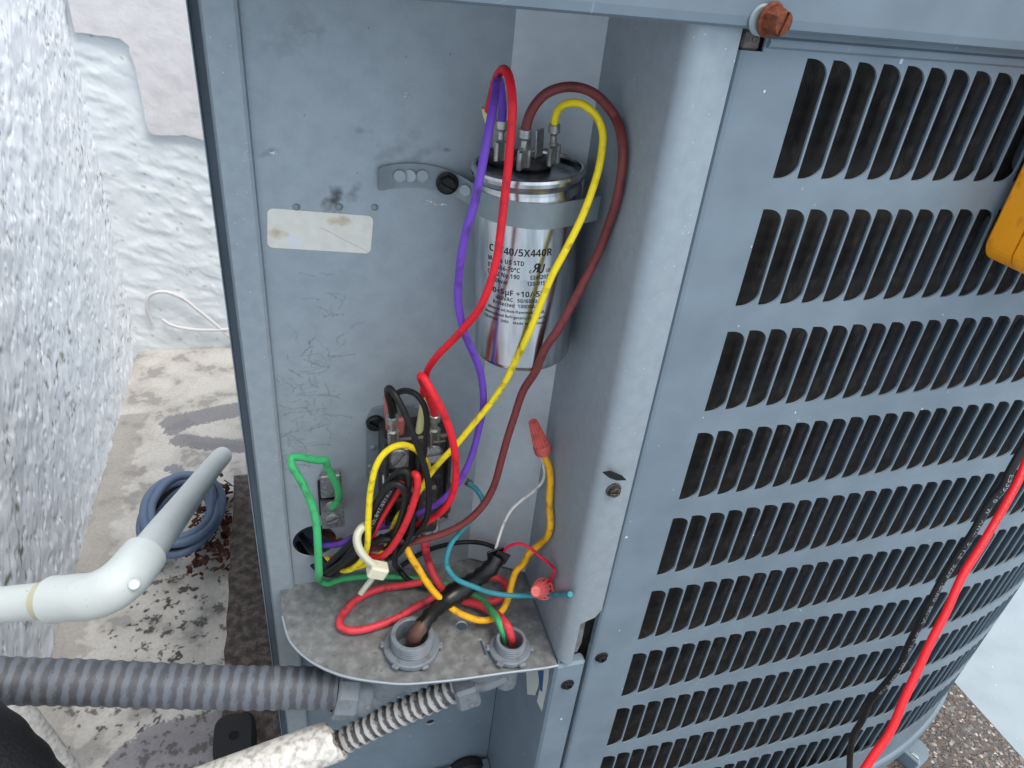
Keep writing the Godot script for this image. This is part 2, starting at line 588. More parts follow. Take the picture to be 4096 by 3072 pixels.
func make_materials() -> void:
	# grey-blue sheet steel inside the compartment
	var mottle := noise_tex(0.018, 5, [[0.0, Color(0.935, 0.935, 0.94)], [0.5, grey(0.97)], [1.0, grey(1.0)]], 11)
	var fine := noise_tex(0.2, 3, [[0.0, grey(0.4)], [1.0, grey(0.62)]], 5, FastNoiseLite.TYPE_SIMPLEX_SMOOTH, 256)
	var grime := noise_tex(0.012, 6, [[0.0, Color(0.2, 0.19, 0.18, 0)], [0.60, Color(0.2, 0.19, 0.18, 0)], [0.78, Color(0.22, 0.20, 0.19, 0.45)], [1.0, Color(0.18, 0.15, 0.13, 0.8)]], 31)
	var m := mat("galvanised", Color(0.62, 0.66, 0.69), 0.5, 0.3)
	world_map(m, 7.0, mottle)
	m.roughness_texture = fine
	m.roughness = 1.0
	overlay(m, wear_image(5, 150, Color(0.25, 0.26, 0.27), 60, Color(0.22, 0.23, 0.24, 0.45)), 5.0)
	m = mat("marked_panel", m.albedo_color, 1.0, 0.3)
	world_map(m, 7.0, mottle)
	m.roughness_texture = fine
	overlay(m, panel_marks(), 2.5, false)
	m.uv2_offset = Vector3(0.5, 0.5, 0.5)
	m = mat("flange_steel", Color(0.61, 0.65, 0.68), 0.5, 0.3)
	world_map(m, 12.0, mottle)
	overlay(m, wear_image(6, 420, Color(0.86, 0.88, 0.90), 30, Color(0.35, 0.36, 0.37, 0.6)), 6.0)
	m = mat("lit_strip_steel", Color(0.74, 0.775, 0.80), 0.5, 0.2)  # corner strip: its brighter lighting is put into this paler colour
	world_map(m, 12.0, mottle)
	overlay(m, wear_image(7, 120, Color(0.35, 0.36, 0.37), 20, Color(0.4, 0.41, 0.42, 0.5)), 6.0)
	m = mat("tray_steel", Color(0.575, 0.585, 0.59), 0.55, 0.3)
	world_map(m, 10.0, noise_tex(0.02, 6, [[0.0, Color(0.72, 0.71, 0.70)], [0.5, Color(0.83, 0.83, 0.83)], [1.0, grey(1.0)]], 14))
	overlay(m, noise_tex(0.03, 6, [[0.0, Color(0.36, 0.25, 0.18, 0)], [0.66, Color(0.30, 0.26, 0.23, 0)], [0.80, Color(0.30, 0.27, 0.25, 0.35)], [1.0, Color(0.34, 0.24, 0.18, 0.6)]], 33), 8.0)
	m = mat("cabinet_paint", Color(0.465, 0.524, 0.572), 0.42, 0.0)
	m.metallic_specular = 0.45
	world_map(m, 5.0, noise_tex(0.01, 4, [[0.0, grey(0.90)], [1.0, grey(1.0)]], 17))
	overlay(m, wear_image(8, 90, Color(0.88, 0.90, 0.93), 8, Color(0.40, 0.44, 0.48, 0.5)), 3.3)
	m = mat("coil", Color(1, 1, 1), 0.8)
	world_map(m, 9.0, coil_image())
	m = mat("can", Color(0.86, 0.87, 0.88), 0.22, 1.0)
	m.uv1_triplanar = false
	m.albedo_texture = streak_image()
	m.uv1_scale = Vector3(1, 1, 1)
	mat("bright_metal", Color(0.85, 0.86, 0.87), 0.18, 1.0)
	m = mat("tin", Color(0.74, 0.74, 0.72), 0.35, 0.8)
	world_map(m, 40.0, noise_tex(0.05, 4, [[0.0, grey(0.75)], [1.0, grey(1.0)]], 23, FastNoiseLite.TYPE_SIMPLEX_SMOOTH, 128))
	m = mat("strap_steel", Color(0.52, 0.565, 0.585), 0.5, 0.35)
	world_map(m, 16.0, mottle)
	m = mat("lug_metal", Color(0.63, 0.64, 0.65), 0.5, 0.7)
	world_map(m, 50.0, noise_tex(0.08, 4, [[0.0, grey(0.6)], [1.0, grey(1.0)]], 24, FastNoiseLite.TYPE_SIMPLEX_SMOOTH, 128))
	m = mat("black_plastic", Color(0.14, 0.14, 0.145), 0.45)
	overlay(m, noise_tex(0.03, 5, [[0.0, Color(0.35, 0.31, 0.28, 0)], [0.5, Color(0.35, 0.31, 0.28, 0.0)], [1.0, Color(0.42, 0.38, 0.35, 0.7)]], 25, FastNoiseLite.TYPE_SIMPLEX_SMOOTH, 256), 18.0)
	mat("hole_shade", Color(0.02, 0.02, 0.02), 0.9)  # near-black for discs that stand in for the shade inside holes
	mat("ink", Color(0.035, 0.035, 0.04), 0.6)
	mat("lead_print", Color(0.62, 0.63, 0.66), 0.6)
	mat("red_print", Color(0.55, 0.04, 0.09), 0.6)
	m = mat("dark_screw", Color(0.20, 0.20, 0.20), 0.5, 0.6)
	world_map(m, 60.0, noise_tex(0.08, 4, [[0.0, grey(0.6)], [1.0, grey(1.0)]], 26, FastNoiseLite.TYPE_SIMPLEX_SMOOTH, 128))
	m = mat("aged_screw", Color(0.42, 0.40, 0.36), 0.5, 0.6)
	world_map(m, 60.0, noise_tex(0.06, 5, [[0.0, Color(0.35, 0.27, 0.2)], [0.5, grey(0.75)], [1.0, grey(1.0)]], 27, FastNoiseLite.TYPE_SIMPLEX_SMOOTH, 128))
	m = mat("rusty_screw", Color(0.50, 0.28, 0.18), 0.75, 0.1)
	world_map(m, 60.0, noise_tex(0.05, 5, [[0.0, Color(0.45, 0.32, 0.28)], [0.45, Color(0.85, 0.75, 0.7)], [1.0, Color(1.0, 1.0, 0.85)]], 28, FastNoiseLite.TYPE_SIMPLEX_SMOOTH, 128))
	m = mat("paper", Color(1, 1, 1), 0.6)
	m.albedo_texture = sticker_image()
	mat("paper_scrap", Color(0.80, 0.82, 0.80), 0.6)
	mat("blue_scrap", Color(0.15, 0.35, 0.55), 0.6)
	# wires: each gets its own dusting
	var dust := noise_tex(0.02, 5, [[0.0, Color(0.16, 0.13, 0.12, 0)], [0.62, Color(0.16, 0.13, 0.12, 0)], [0.75, Color(0.16, 0.13, 0.12, 0.35)], [1.0, Color(0.12, 0.10, 0.10, 0.8)]], 41, FastNoiseLite.TYPE_SIMPLEX_SMOOTH, 256)
	for e in [["red_wire", Color(0.85, 0.12, 0.18)], ["dull_red_wire", Color(0.80, 0.15, 0.19)], ["pink_wire", Color(0.82, 0.24, 0.29)], ["thin_red_wire", Color(0.83, 0.10, 0.25)], ["purple_wire", Color(0.42, 0.27, 0.70)], ["brown_wire", Color(0.44, 0.20, 0.20)], ["yellow_wire", Color(0.93, 0.83, 0.13)], ["amber_wire", Color(0.90, 0.66, 0.10)], ["black_wire", Color(0.085, 0.085, 0.095)], ["green_wire", Color(0.24, 0.64, 0.40)], ["teal_wire", Color(0.19, 0.51, 0.56)], ["white_wire", Color(0.84, 0.84, 0.82)], ["brown_jacket", Color(0.36, 0.25, 0.22)], ["nut_red", Color(0.81, 0.38, 0.35)], ["nut_pink", Color(0.93, 0.46, 0.45)]]:
		m = mat(e[0], e[1], 0.5)
		m.metallic_specular = 0.4
		overlay(m, dust, 14.0 + 3.0 * (M.size() % 4))
	mat("meter_lead_red", Color(0.83, 0.03, 0.10), 0.5)
	mat("meter_lead_black", Color(0.06, 0.06, 0.07), 0.45)
	m = mat("tape", Color(0.06, 0.06, 0.07), 0.35)
	overlay(m, dust, 20.0)
	m = mat("tie_nylon", Color(0.80, 0.79, 0.70), 0.4)
	m.subsurf_scatter_enabled = true
	m.subsurf_scatter_strength = 0.15
	mat("sleeve_nylon", Color(0.78, 0.76, 0.55), 0.35)
	mat("pink_nylon", Color(0.66, 0.36, 0.34), 0.45)
	m = mat("grey_pvc", Color(0.44, 0.47, 0.50), 0.5)
	overlay(m, noise_tex(0.02, 5, [[0.0, Color(0.3, 0.28, 0.27, 0)], [0.55, Color(0.3, 0.28, 0.27, 0)], [0.8, Color(0.32, 0.29, 0.27, 0.5)], [1.0, Color(0.6, 0.58, 0.55, 0.6)]], 44, FastNoiseLite.TYPE_SIMPLEX_SMOOTH, 256), 16.0)
	m = mat("conduit_grey", Color(1, 1, 1), 0.55)
	m.albedo_texture = conduit_image(Color(0.365, 0.385, 0.42), Color(0.25, 0.255, 0.275), 0.5)
	m.uv1_scale = Vector3(1, 1.0 / 1.184, 1)
	m = mat("flex_grey", Color(1, 1, 1), 0.6)
	m.albedo_texture = conduit_image(Color(0.72, 0.72, 0.715), Color(0.25, 0.235, 0.23), 0.4)
	m.uv1_scale = Vector3(1, 1.0 / (8.0 * 6.0 * 0.02), 1)
	m = mat("white_pvc", Color(0.86, 0.89, 0.89), 0.4)
	world_map(m, 8.0, noise_tex(0.01, 4, [[0.0, Color(0.96, 0.96, 0.95)], [1.0, grey(1.0)]], 48))
	overlay(m, wear_image(12, 240, Color(0.25, 0.25, 0.23), 0, Color.BLACK), 5.0)
	m = mat("pipe_glue", Color(0.79, 0.77, 0.68), 0.5)
	m = mat("dirty_white", Color(0.84, 0.83, 0.81), 0.6)
	overlay(m, noise_tex(0.022, 6, [[0.0, Color(0.2, 0.17, 0.15, 0.7)], [0.36, Color(0.26, 0.23, 0.21, 0.4)], [0.48, Color(0.32, 0.28, 0.25, 0.12)], [0.62, Color(0.3, 0.26, 0.23, 0)], [1.0, Color(0.3, 0.26, 0.23, 0)]], 49), 14.0)
	m = mat("black_foam", Color(0.05, 0.05, 0.06), 0.55)
	m.heightmap_enabled = true
	m.heightmap_scale = 0.06
	m.heightmap_texture = noise_tex(0.06, 4, [], 50, FastNoiseLite.TYPE_CELLULAR)
	world_map(m, 14.0, noise_tex(0.1, 2, [[0, grey(0.8)], [1, grey(1)]], 51, FastNoiseLite.TYPE_SIMPLEX_SMOOTH, 128))
	m = mat("rubber", Color(0.10, 0.10, 0.11), 0.7)
	m = mat("blue_hose", Color(0.38, 0.45, 0.56), 0.5)
	m = mat("rust_leaf", Color(0.30, 0.15, 0.11), 0.8)
	m = mat("meter_orange", Color(0.97, 0.63, 0.09), 0.42)
	overlay(m, noise_tex(0.02, 5, [[0.0, Color(0.4, 0.2, 0.05, 0)], [0.6, Color(0.4, 0.2, 0.05, 0)], [1.0, Color(0.35, 0.18, 0.06, 0.6)]], 52, FastNoiseLite.TYPE_SIMPLEX_SMOOTH, 256), 12.0)
	# masonry
	m = mat("stucco", Color(0.93, 0.945, 0.965), 0.95)
	m.vertex_color_use_as_albedo = true
	m.heightmap_enabled = true
	m.heightmap_scale = 0.010
	m.metallic_specular = 0.15
	m.heightmap_texture = noise_tex(0.10, 4, [], 61)
	m.uv1_triplanar = true
	m.uv1_world_triplanar = true
	m.uv1_scale = Vector3.ONE * 8.0
	m = mat("smooth_plaster", Color(0.88, 0.87, 0.88), 0.75)
	m.heightmap_enabled = true
	m.heightmap_scale = 0.12
	world_map(m, 4.0, noise_tex(0.01, 4, [[0.0, grey(0.94)], [1.0, grey(1.0)]], 62))
	m.heightmap_texture = noise_tex(0.012, 4, [], 63)
	m = mat("painted_floor", Color(1, 1, 1), 0.75)
	m.albedo_texture = yard_image()
	m.heightmap_enabled = true
	m.heightmap_scale = 0.05
	m.heightmap_texture = noise_tex(0.04, 5, [], 64)
	m = mat("slab", Color(0.59, 0.64, 0.67), 0.6)
	world_map(m, 3.0, noise_tex(0.012, 5, [[0.0, Color(0.93, 0.935, 0.94)], [0.55, grey(0.98)], [1.0, grey(1.0)]], 65))
	overlay(m, wear_image(15, 120, Color(0.93, 0.94, 0.95), 18, Color(0.62, 0.65, 0.68, 0.5)), 2.0)
	m = mat("gravel_pad", Color(0.80, 0.78, 0.77), 0.85)
	world_map(m, 2.4, gravel_image())
	m.heightmap_enabled = true
	m.heightmap_scale = 0.25
	m.heightmap_texture = gravel_height()
	m = mat("shaded_dirty_pad", Color(0.46, 0.42, 0.40), 0.9)  # dirty concrete, with the shade beside the unit put into its colour
	world_map(m, 3.0, noise_tex(0.05, 6, [[0.0, grey(0.45)], [0.5, grey(0.75)], [0.8, grey(0.95)], [1.0, Color(1.0, 0.97, 0.94)]], 66))
	m.heightmap_enabled = true
	m.heightmap_scale = 0.15
	m.heightmap_texture = gravel_height()

# long faint scuffs and dull bands that run up the rolled aluminium can
func streak_image() -> ImageTexture:
	var w := 256
	var h := 256
	var im := Image.create(w, h, false, Image.FORMAT_RGBA8)
	var n := FastNoiseLite.new()
	n.seed = 13
	n.frequency = 0.03
	n.fractal_octaves = 4
	for y in h:
		for x in w:
			var v := 0.86 + 0.16 * n.get_noise_2d(x * 3.0, y * 0.12)
			im.set_pixel(x, y, Color(v, v, v * 1.005))
	return ImageTexture.create_from_image(im)

# ------------------------------------------------------------------ the place
func _ready() -> void:
	rng.seed = 20
	var cam := Camera3D.new()
	cam.name = "camera"
	cam.transform = Transform3D(Basis(Vector3(0.95467, 0.09667, 0.28152), Vector3(0.07163, 0.84338, -0.53252), Vector3(-0.28891, 0.52855, 0.79823)), V(0.0, 678.0, 240.0))
	cam.fov = 57.089
	cam.near = 0.01
	cam.far = 60.0
	var lens := CameraAttributesPhysical.new()
	lens.frustum_focus_distance = 0.36
	lens.frustum_focal_length = 22.07
	lens.exposure_aperture = 10.0
	add_child(cam)
	cam.current = true

	var env := Environment.new()
	env.background_mode = Environment.BG_SKY
	var sm := ProceduralSkyMaterial.new()
	sm.sky_top_color = Color(0.93, 0.96, 1.0)
	sm.sky_horizon_color = Color(0.52, 0.57, 0.62)
	sm.sky_curve = 0.35
	sm.ground_bottom_color = Color(0.45, 0.46, 0.48)
	sm.ground_horizon_color = Color(0.60, 0.62, 0.64)
	var sky := Sky.new()
	sky.sky_material = sm
	env.sky = sky
	env.tonemap_mode = Environment.TONE_MAPPER_LINEAR
	env.tonemap_exposure = 2.55
	env.sdfgi_enabled = true
	env.ssao_enabled = true
	env.ssil_enabled = true
	var we := WorldEnvironment.new()
	we.name = "world_environment"
	we.environment = env
	add_child(we)
	var sun := DirectionalLight3D.new()
	sun.name = "sun"
	sun.light_energy = 0.36
	sun.light_angular_distance = 32.0
	sun.light_color = Color(1.0, 0.98, 0.95)
	sun.shadow_enabled = true
	sun.rotation_degrees = Vector3(-64, 34, 0)
	add_child(sun)

	make_materials()
	build_setting()
	build_unit()
	build_capacitor()
	build_contactor()
	build_lug()
	build_wires()
	build_conduits()
	build_yard_things()
	build_meter()

# ------------------------------------------------------------------ ground and walls
func sheet_xz(x0: float, z0: float, x1: float, z1: float, y: float, drop: float) -> Mesh:
	# a slab with its top at y; uv runs over the top
	var st := new_st()
	var a := [V(x0, y, z0), V(x1, y, z0), V(x1, y, z1), V(x0, y, z1)]
	var t := [Vector2(0, 0), Vector2(1, 0), Vector2(1, 1), Vector2(0, 1)]
	tri(st, [a[0], a[1], a[2]], [Vector3.UP, Vector3.UP, Vector3.UP], [t[0], t[1], t[2]])
	tri(st, [a[0], a[2], a[3]], [Vector3.UP, Vector3.UP, Vector3.UP], [t[0], t[2], t[3]])
	if drop > 0.0:
		var d := V(0, -drop, 0)
		quad(st, a[0], a[1], a[1] + d, a[0] + d, Vector3.FORWARD)
		quad(st, a[2], a[3], a[3] + d, a[2] + d, Vector3.BACK)
		quad(st, a[1], a[2], a[2] + d, a[1] + d, Vector3.RIGHT)
		quad(st, a[3], a[0], a[0] + d, a[3] + d, Vector3.LEFT)
	return st.commit()

# spaced finely from a to b and ever more coarsely out to lo and hi
func spaced(lo: float, a: float, b: float, hi: float, step: float) -> PackedFloat32Array:
	var out := PackedFloat32Array()
	var left := PackedFloat32Array()
	var s := step
	var v := a
	while v > lo:
		s *= 1.6
		v = maxf(lo, v - s)
		left.append(v)
	left.reverse()
	out.append_array(left)
	v = a
	while v < b:
		out.append(v)
		v += step
	s = step
	while v < hi:
		out.append(v)
		s *= 1.6
		v += s
	out.append(hi)
	return out

# a rough wall: height(u, y) millimetres out of the plane and stain(u, y) -> Color; place(u, y, h) -> Vector3
func rough_wall(us: PackedFloat32Array, ys: PackedFloat32Array, height: Callable, stain: Callable, place: Callable, out_dir: Vector3) -> Mesh:
	var nu := us.size()
	var ny := ys.size()
	var p := PackedVector3Array()
	var c := PackedColorArray()
	p.resize(nu * ny)
	c.resize(nu * ny)
	for j in ny:
		for i in nu:
			p[j * nu + i] = place.call(us[i], ys[j], height.call(us[i], ys[j])) * MM
			c[j * nu + i] = stain.call(us[i], ys[j])
	var nn := PackedVector3Array()
	nn.resize(nu * ny)
	for j in ny:
		for i in nu:
			var du := p[j * nu + mini(i + 1, nu - 1)] - p[j * nu + maxi(i - 1, 0)]
			var dv := p[mini(j + 1, ny - 1) * nu + i] - p[maxi(j - 1, 0) * nu + i]
			var n := du.cross(dv).normalized()
			nn[j * nu + i] = n if n.dot(out_dir) > 0.0 else -n
	var idx := PackedInt32Array()
	var flip := (p[1] - p[0]).cross(p[nu] - p[0]).dot(out_dir) > 0.0
	for j in ny - 1:
		for i in nu - 1:
			var k := j * nu + i
			idx.append_array(PackedInt32Array([k, k + nu, k + 1, k + 1, k + nu, k + nu + 1]) if flip else PackedInt32Array([k, k + 1, k + nu, k + 1, k + nu + 1, k + nu]))
	var arr := []
	arr.resize(Mesh.ARRAY_MAX)
	arr[Mesh.ARRAY_VERTEX] = p
	arr[Mesh.ARRAY_NORMAL] = nn
	arr[Mesh.ARRAY_COLOR] = c
	arr[Mesh.ARRAY_INDEX] = idx
	var am := ArrayMesh.new()
	am.add_surface_from_arrays(Mesh.PRIMITIVE_TRIANGLES, arr)
	return am

func fnoise(seed_: int, freq: float, octaves: int, ridged := false) -> FastNoiseLite:
	var n := FastNoiseLite.new()
	n.seed = seed_
	n.frequency = freq
	n.fractal_octaves = octaves
	n.noise_type = FastNoiseLite.TYPE_SIMPLEX_SMOOTH
	if ridged:
		n.fractal_type = FastNoiseLite.FRACTAL_RIDGED
	return n

func structure(o: Node3D) -> void:
	o.set_meta("kind", "structure")

func build_setting() -> void:
	var o := obj("ground", sheet_xz(-30000, -30000, 30000, 30000, -4, 0), M.slab)
	structure(o)
	tag(o, "pale blue grey concrete slab running out beyond the gravelly pad", "ground")
	o = obj("yard_floor", sheet_xz(-272, -985, -60, 400, 0, 3), M.painted_floor)
	structure(o)
	tag(o, "cream painted floor worn to grey with dark mould spots beside the white wall", "floor")

	var pad := thing("equipment_pad", "dark gravelly concrete pad under the air conditioner", "concrete pad")
	structure(pad)
	var st := new_st()
	# the pad's left rim is chipped, the rest straight
	var outline := PackedVector2Array()
	var wob := fnoise(3, 0.03, 3)
	for i in 60:
		var z := 640.0 - i * (1205.0 / 59.0)  # front runs on out of view, lengthened to cut light off the slab
		outline.append(Vector2(-92.0 + 3.5 * wob.get_noise_1d(z) , -z))
	outline.append(Vector2(140, 565))
	outline.append(Vector2(140, -640))
	add_prism(st, outline, 29.0, Vector3(0, 1, 0), Basis(Vector3.RIGHT, -PI / 2))
	obj("pad_edge", st.commit(), M.shaded_dirty_pad, pad)
	obj("pad_slab", box(Vector3(408.5, 15.5, 37.5), Vector3(535, 29, 1205), 2.0), M.gravel_pad, pad)

	# the stuccoed house wall on the left: thick spatter dash with pits
	var wall := thing("house_wall", "white house wall with thick lumpy stucco running along the left side", "wall")
	var lump := fnoise(1, 0.018, 2)
	var mid := fnoise(2, 0.036, 2)
	var small := fnoise(4, 0.13, 2)
	var pit := fnoise(6, 0.028, 3, true)
	var hl := func(u: float, y: float) -> float:
		var m := mid.get_noise_2d(u, y * 0.9)
		var l := lump.get_noise_2d(u, y)
		var sharp := 1.0 - absf(mid.get_noise_2d(u + 300.0, y))
		return 2.0 * l + 1.9 * maxf(m, -0.1) + 0.2 * (sharp * sharp - 0.6) + 0.38 * small.get_noise_2d(u, y) - 5.0 * maxf(0.0, pit.get_noise_2d(u, y) - 0.66) * 3.0
	var moss := fnoise(7, 0.05, 4)
	var moss_wide := fnoise(12, 0.006, 2)
	var cl := func(u: float, y: float) -> Color:
		var k := clampf((moss.get_noise_2d(u, y) + 0.35 * moss_wide.get_noise_2d(u, y) - 0.52) * 8.0, 0.0, 0.8)
		var d := clampf(0.5 + 0.8 * moss_wide.get_noise_2d(u + 90.0, y), 0, 1)
		return Color(0.93, 0.93, 0.93).lerp(Color(1, 1, 1), d).lerp(Color(0.22, 0.21, 0.13), k)
	obj("stucco", rough_wall(spaced(-1000, -985, -190, 700, 3.2), spaced(-5, -4, 640, 2300, 3.2), hl, cl, func(u, y, h): return Vector3(-268.0 + h, y, u), Vector3.RIGHT), M.stucco, wall)
	obj("wall_core", box(Vector3(-345, 1140, -150), Vector3(120, 2300, 1700), 2.0), M.smooth_plaster, wall)

	# the wall behind: brushed render below, smooth plaster patches proud of it above
	var back := thing("back_wall", "white rough rendered wall with smooth plaster patches behind the unit", "wall")
	var drag := fnoise(9, 0.022, 4)
	var hb := func(u: float, y: float) -> float:
		var n := drag.get_noise_2d(u * 0.75 + y * 0.35, y * 1.5 + u * 0.2)
		return 3.0 * maxf(n, -0.15) + 0.5 * small.get_noise_2d(u, y) + 1.5 * lump.get_noise_2d(u, y + 500.0)
	var cb := func(u: float, y: float) -> Color:
		var k := clampf((moss.get_noise_2d(u + 500.0, y * 1.4) - 0.52) * 7.0, 0.0, 0.6)
		return Color(0.93, 0.95, 0.94).lerp(Color(0.40, 0.36, 0.26), k)
	obj("render_coat", rough_wall(spaced(-275, -274, -20, 1500, 3.4), spaced(-5, -4, 600, 900, 3.4), hb, cb, func(u, y, h): return Vector3(u, y, -980.0 + h), Vector3.BACK), M.stucco, back)
	obj("wall_core", box(Vector3(612, 445, -1050), Vector3(1776, 900, 120), 2.0), M.smooth_plaster, back)
	st = new_st()
	var edge := PackedVector2Array()
	var corner := [Vector2(-262, 899), Vector2(-262, 513), Vector2(-205, 509), Vector2(-196, 500), Vector2(-191, 440), Vector2(-190, 384), Vector2(-184, 377), Vector2(-140, 379), Vector2(-113, 371), Vector2(-60, 366), Vector2(400, 366), Vector2(400, 899)]
	for i in corner.size():
		var a: Vector2 = corner[i]
		var b: Vector2 = corner[(i + 1) % corner.size()]
		var n := maxi(1, int(a.distance_to(b) / 9.0)) if i > 0 and i < 9 else 1
		for k in n:
			edge.append(a.lerp(b, float(k) / n) + Vector2(rng.randf_range(-1.2, 1.2), rng.randf_range(-1.2, 1.2)) * float(i > 0 and i < 9))
	add_prism(st, edge, 11.0, Vector3(0, 0, -982), Basis.IDENTITY, 3.0)
	obj("plaster_patch", st.commit(), M.smooth_plaster, back)

# ------------------------------------------------------------------ the air conditioner
const FLAT := 276.0
# the plan of the louvred side: flat from its left edge, then a wide round corner; returns [x, z, turn]
func plan(s: float, off := 0.0) -> Array:
	if s <= FLAT:
		return [157.4 + s, off, 0.0]
	var a := (s - FLAT) / 384.0
	if a <= 0.49:
		return [433.4 + (384.0 + off) * sin(a), -384.0 + (384.0 + off) * cos(a), a]
	var cx := 433.4 + (384.0 - 90.0) * sin(0.49)
	var cz := -384.0 + (384.0 - 90.0) * cos(0.49)
	var b := 0.49 + (s - FLAT - 384.0 * 0.49) / 90.0
	if b <= PI / 2:
		return [cx + (90.0 + off) * sin(b), cz + (90.0 + off) * cos(b), b]
	var rest := s - FLAT - 384.0 * 0.49 - 90.0 * (PI / 2 - 0.49)
	return [cx + 90.0 + off, cz - rest, PI / 2]

# a profile [out, y, ...] (closed) swept along the plan from s0 to s1
func add_swept(st: SurfaceTool, profile: Array, s0: float, s1: float, flat_steps := 1) -> void:
	var ss := []
	var cur := s0
	while cur < s1 - 0.01:
		ss.append(cur)
		if cur < FLAT - 0.01:
			cur = minf(minf(FLAT, s1), cur + maxf(20.0, (FLAT - s0) / flat_steps))
		else:
			cur = minf(s1, cur + 9.0)
	ss.append(s1)
	var n := profile.size() / 2
	for i in ss.size() - 1:
		for k in n:
			var k2 := (k + 1) % n
			var e := Vector2(profile[2 * k2] - profile[2 * k], profile[2 * k2 + 1] - profile[2 * k + 1])
			if e.length() < 1e-4:
				continue
			var nor := Vector2(e.y, -e.x).normalized()
			var q := []
			var nn := []
			for c in [[i, k], [i + 1, k], [i + 1, k2], [i, k2]]:
				var w := plan(ss[c[0]], profile[2 * c[1]])
				q.append(V(w[0], profile[2 * c[1] + 1], w[1]))
				nn.append(Vector3(nor.x * sin(w[2]), nor.y, nor.x * cos(w[2])))
			quadn(st, q, nn, [Vector2(0, 0), Vector2(1, 0), Vector2(1, 1), Vector2(0, 1)])
	for e in [ss[0], ss[ss.size() - 1]]:
		var pp := PackedVector2Array()
		for k in n:
			pp.append(Vector2(profile[2 * k], profile[2 * k + 1]))
		var ids := Geometry2D.triangulate_polygon(pp)
		var w := plan(e)
		var nn := Vector3(cos(w[2]), 0, -sin(w[2])) * (-1.0 if e == ss[0] else 1.0)
		for i in range(0, ids.size(), 3):
			var q := []
			for k in 3:
				var ww := plan(e, pp[ids[i + k]].x)
				q.append(V(ww[0], pp[ids[i + k]].y, ww[1]))
			tri(st, q, [nn, nn, nn], [Vector2.ZERO, Vector2.RIGHT, Vector2.ONE])

func csg_hole(parent: CSGShape3D, at: Vector3, r: float, axis: Basis, long := 12.0) -> void:
	var c := CSGCylinder3D.new()
	c.radius = r * MM
	c.height = long * MM
	c.sides = 28
	c.operation = CSGShape3D.OPERATION_SUBTRACTION
	c.transform = Transform3D(axis, at * MM)
	c.name = "hole"
	parent.add_child(c, true)

func csg_slot(parent: CSGShape3D, at: Vector3, s: Vector3, basis := Basis.IDENTITY) -> void:
	var c := CSGBox3D.new()
	c.size = s * MM
	c.operation = CSGShape3D.OPERATION_SUBTRACTION
	c.transform = Transform3D(basis, at * MM)
	c.name = "slot"
	parent.add_child(c, true)

# a hexagon-headed sheet screw with a slot and a washer face, its axis along z
func screw(parent: Node, at: Vector3, r: float, m: Material, turn := 0.4, stand := 3.4, basis := Basis.IDENTITY, called := "screw", label := "") -> MeshInstance3D:
	var st := new_st()
	var up := Basis(Vector3.RIGHT, PI / 2)
	add_lathe(st, [0, 0, r * 1.32, 0, r * 1.32, 0.5, r * 1.12, 0.9, 0, 0.9], 24, Vector3.ZERO, up)
	add_lathe(st, [r, 0.8, r, stand - 0.7, r * 0.86, stand], 6, Vector3.ZERO, up, true)
	# the head's top is two halves with a real slot between them
	for s in [-1, 1]:
		var half := PackedVector2Array()
		var w := r * 0.13
		for k in 13:
			var a := -PI / 2 + PI * k / 12.0
			var v := Vector2(cos(a), sin(a)) * r * 0.88
			if v.x < w:
				v.x = w
			half.append(v * Vector2(s, 1))
		add_prism(st, half, 0.9, Vector3(0, 0, stand - 0.9), Basis(Vector3.BACK, turn), 0.2)
	add_lathe(st, [0, stand - 0.9, r * 0.86, stand - 0.9], 6, Vector3.ZERO, up)
	var o := obj(called, st.commit(), m, parent, label)
	o.transform = Transform3D(basis, at * MM)
	return o

func pan_screw(parent: Node, at: Vector3, r: float, m: Material, turn := 0.4, called := "screw", basis := Basis.IDENTITY) -> MeshInstance3D:
	var st := new_st()
	var up := Basis(Vector3.RIGHT, PI / 2)
	add_lathe(st, [r, 0, r, r * 0.3, r * 0.93, r * 0.48, r * 0.8, r * 0.56], 24, Vector3.ZERO, up)
	for s in [-1, 1]:
		var half := PackedVector2Array()
		var w := r * 0.14
		for k in 13:
			var a := -PI / 2 + PI * k / 12.0
			var v := Vector2(cos(a), sin(a)) * r * 0.8
			if v.x < w:
				v.x = w
			half.append(v * Vector2(s, 1))
		add_prism(st, half, r * 0.3, Vector3(0, 0, r * 0.3), Basis(Vector3.BACK, turn), 0.15)
	add_lathe(st, [0, r * 0.3, r * 0.8, r * 0.3], 16, Vector3.ZERO, up)
	var o := obj(called, st.commit(), m, parent)
	o.transform = Transform3D(basis, at * MM)
	return o

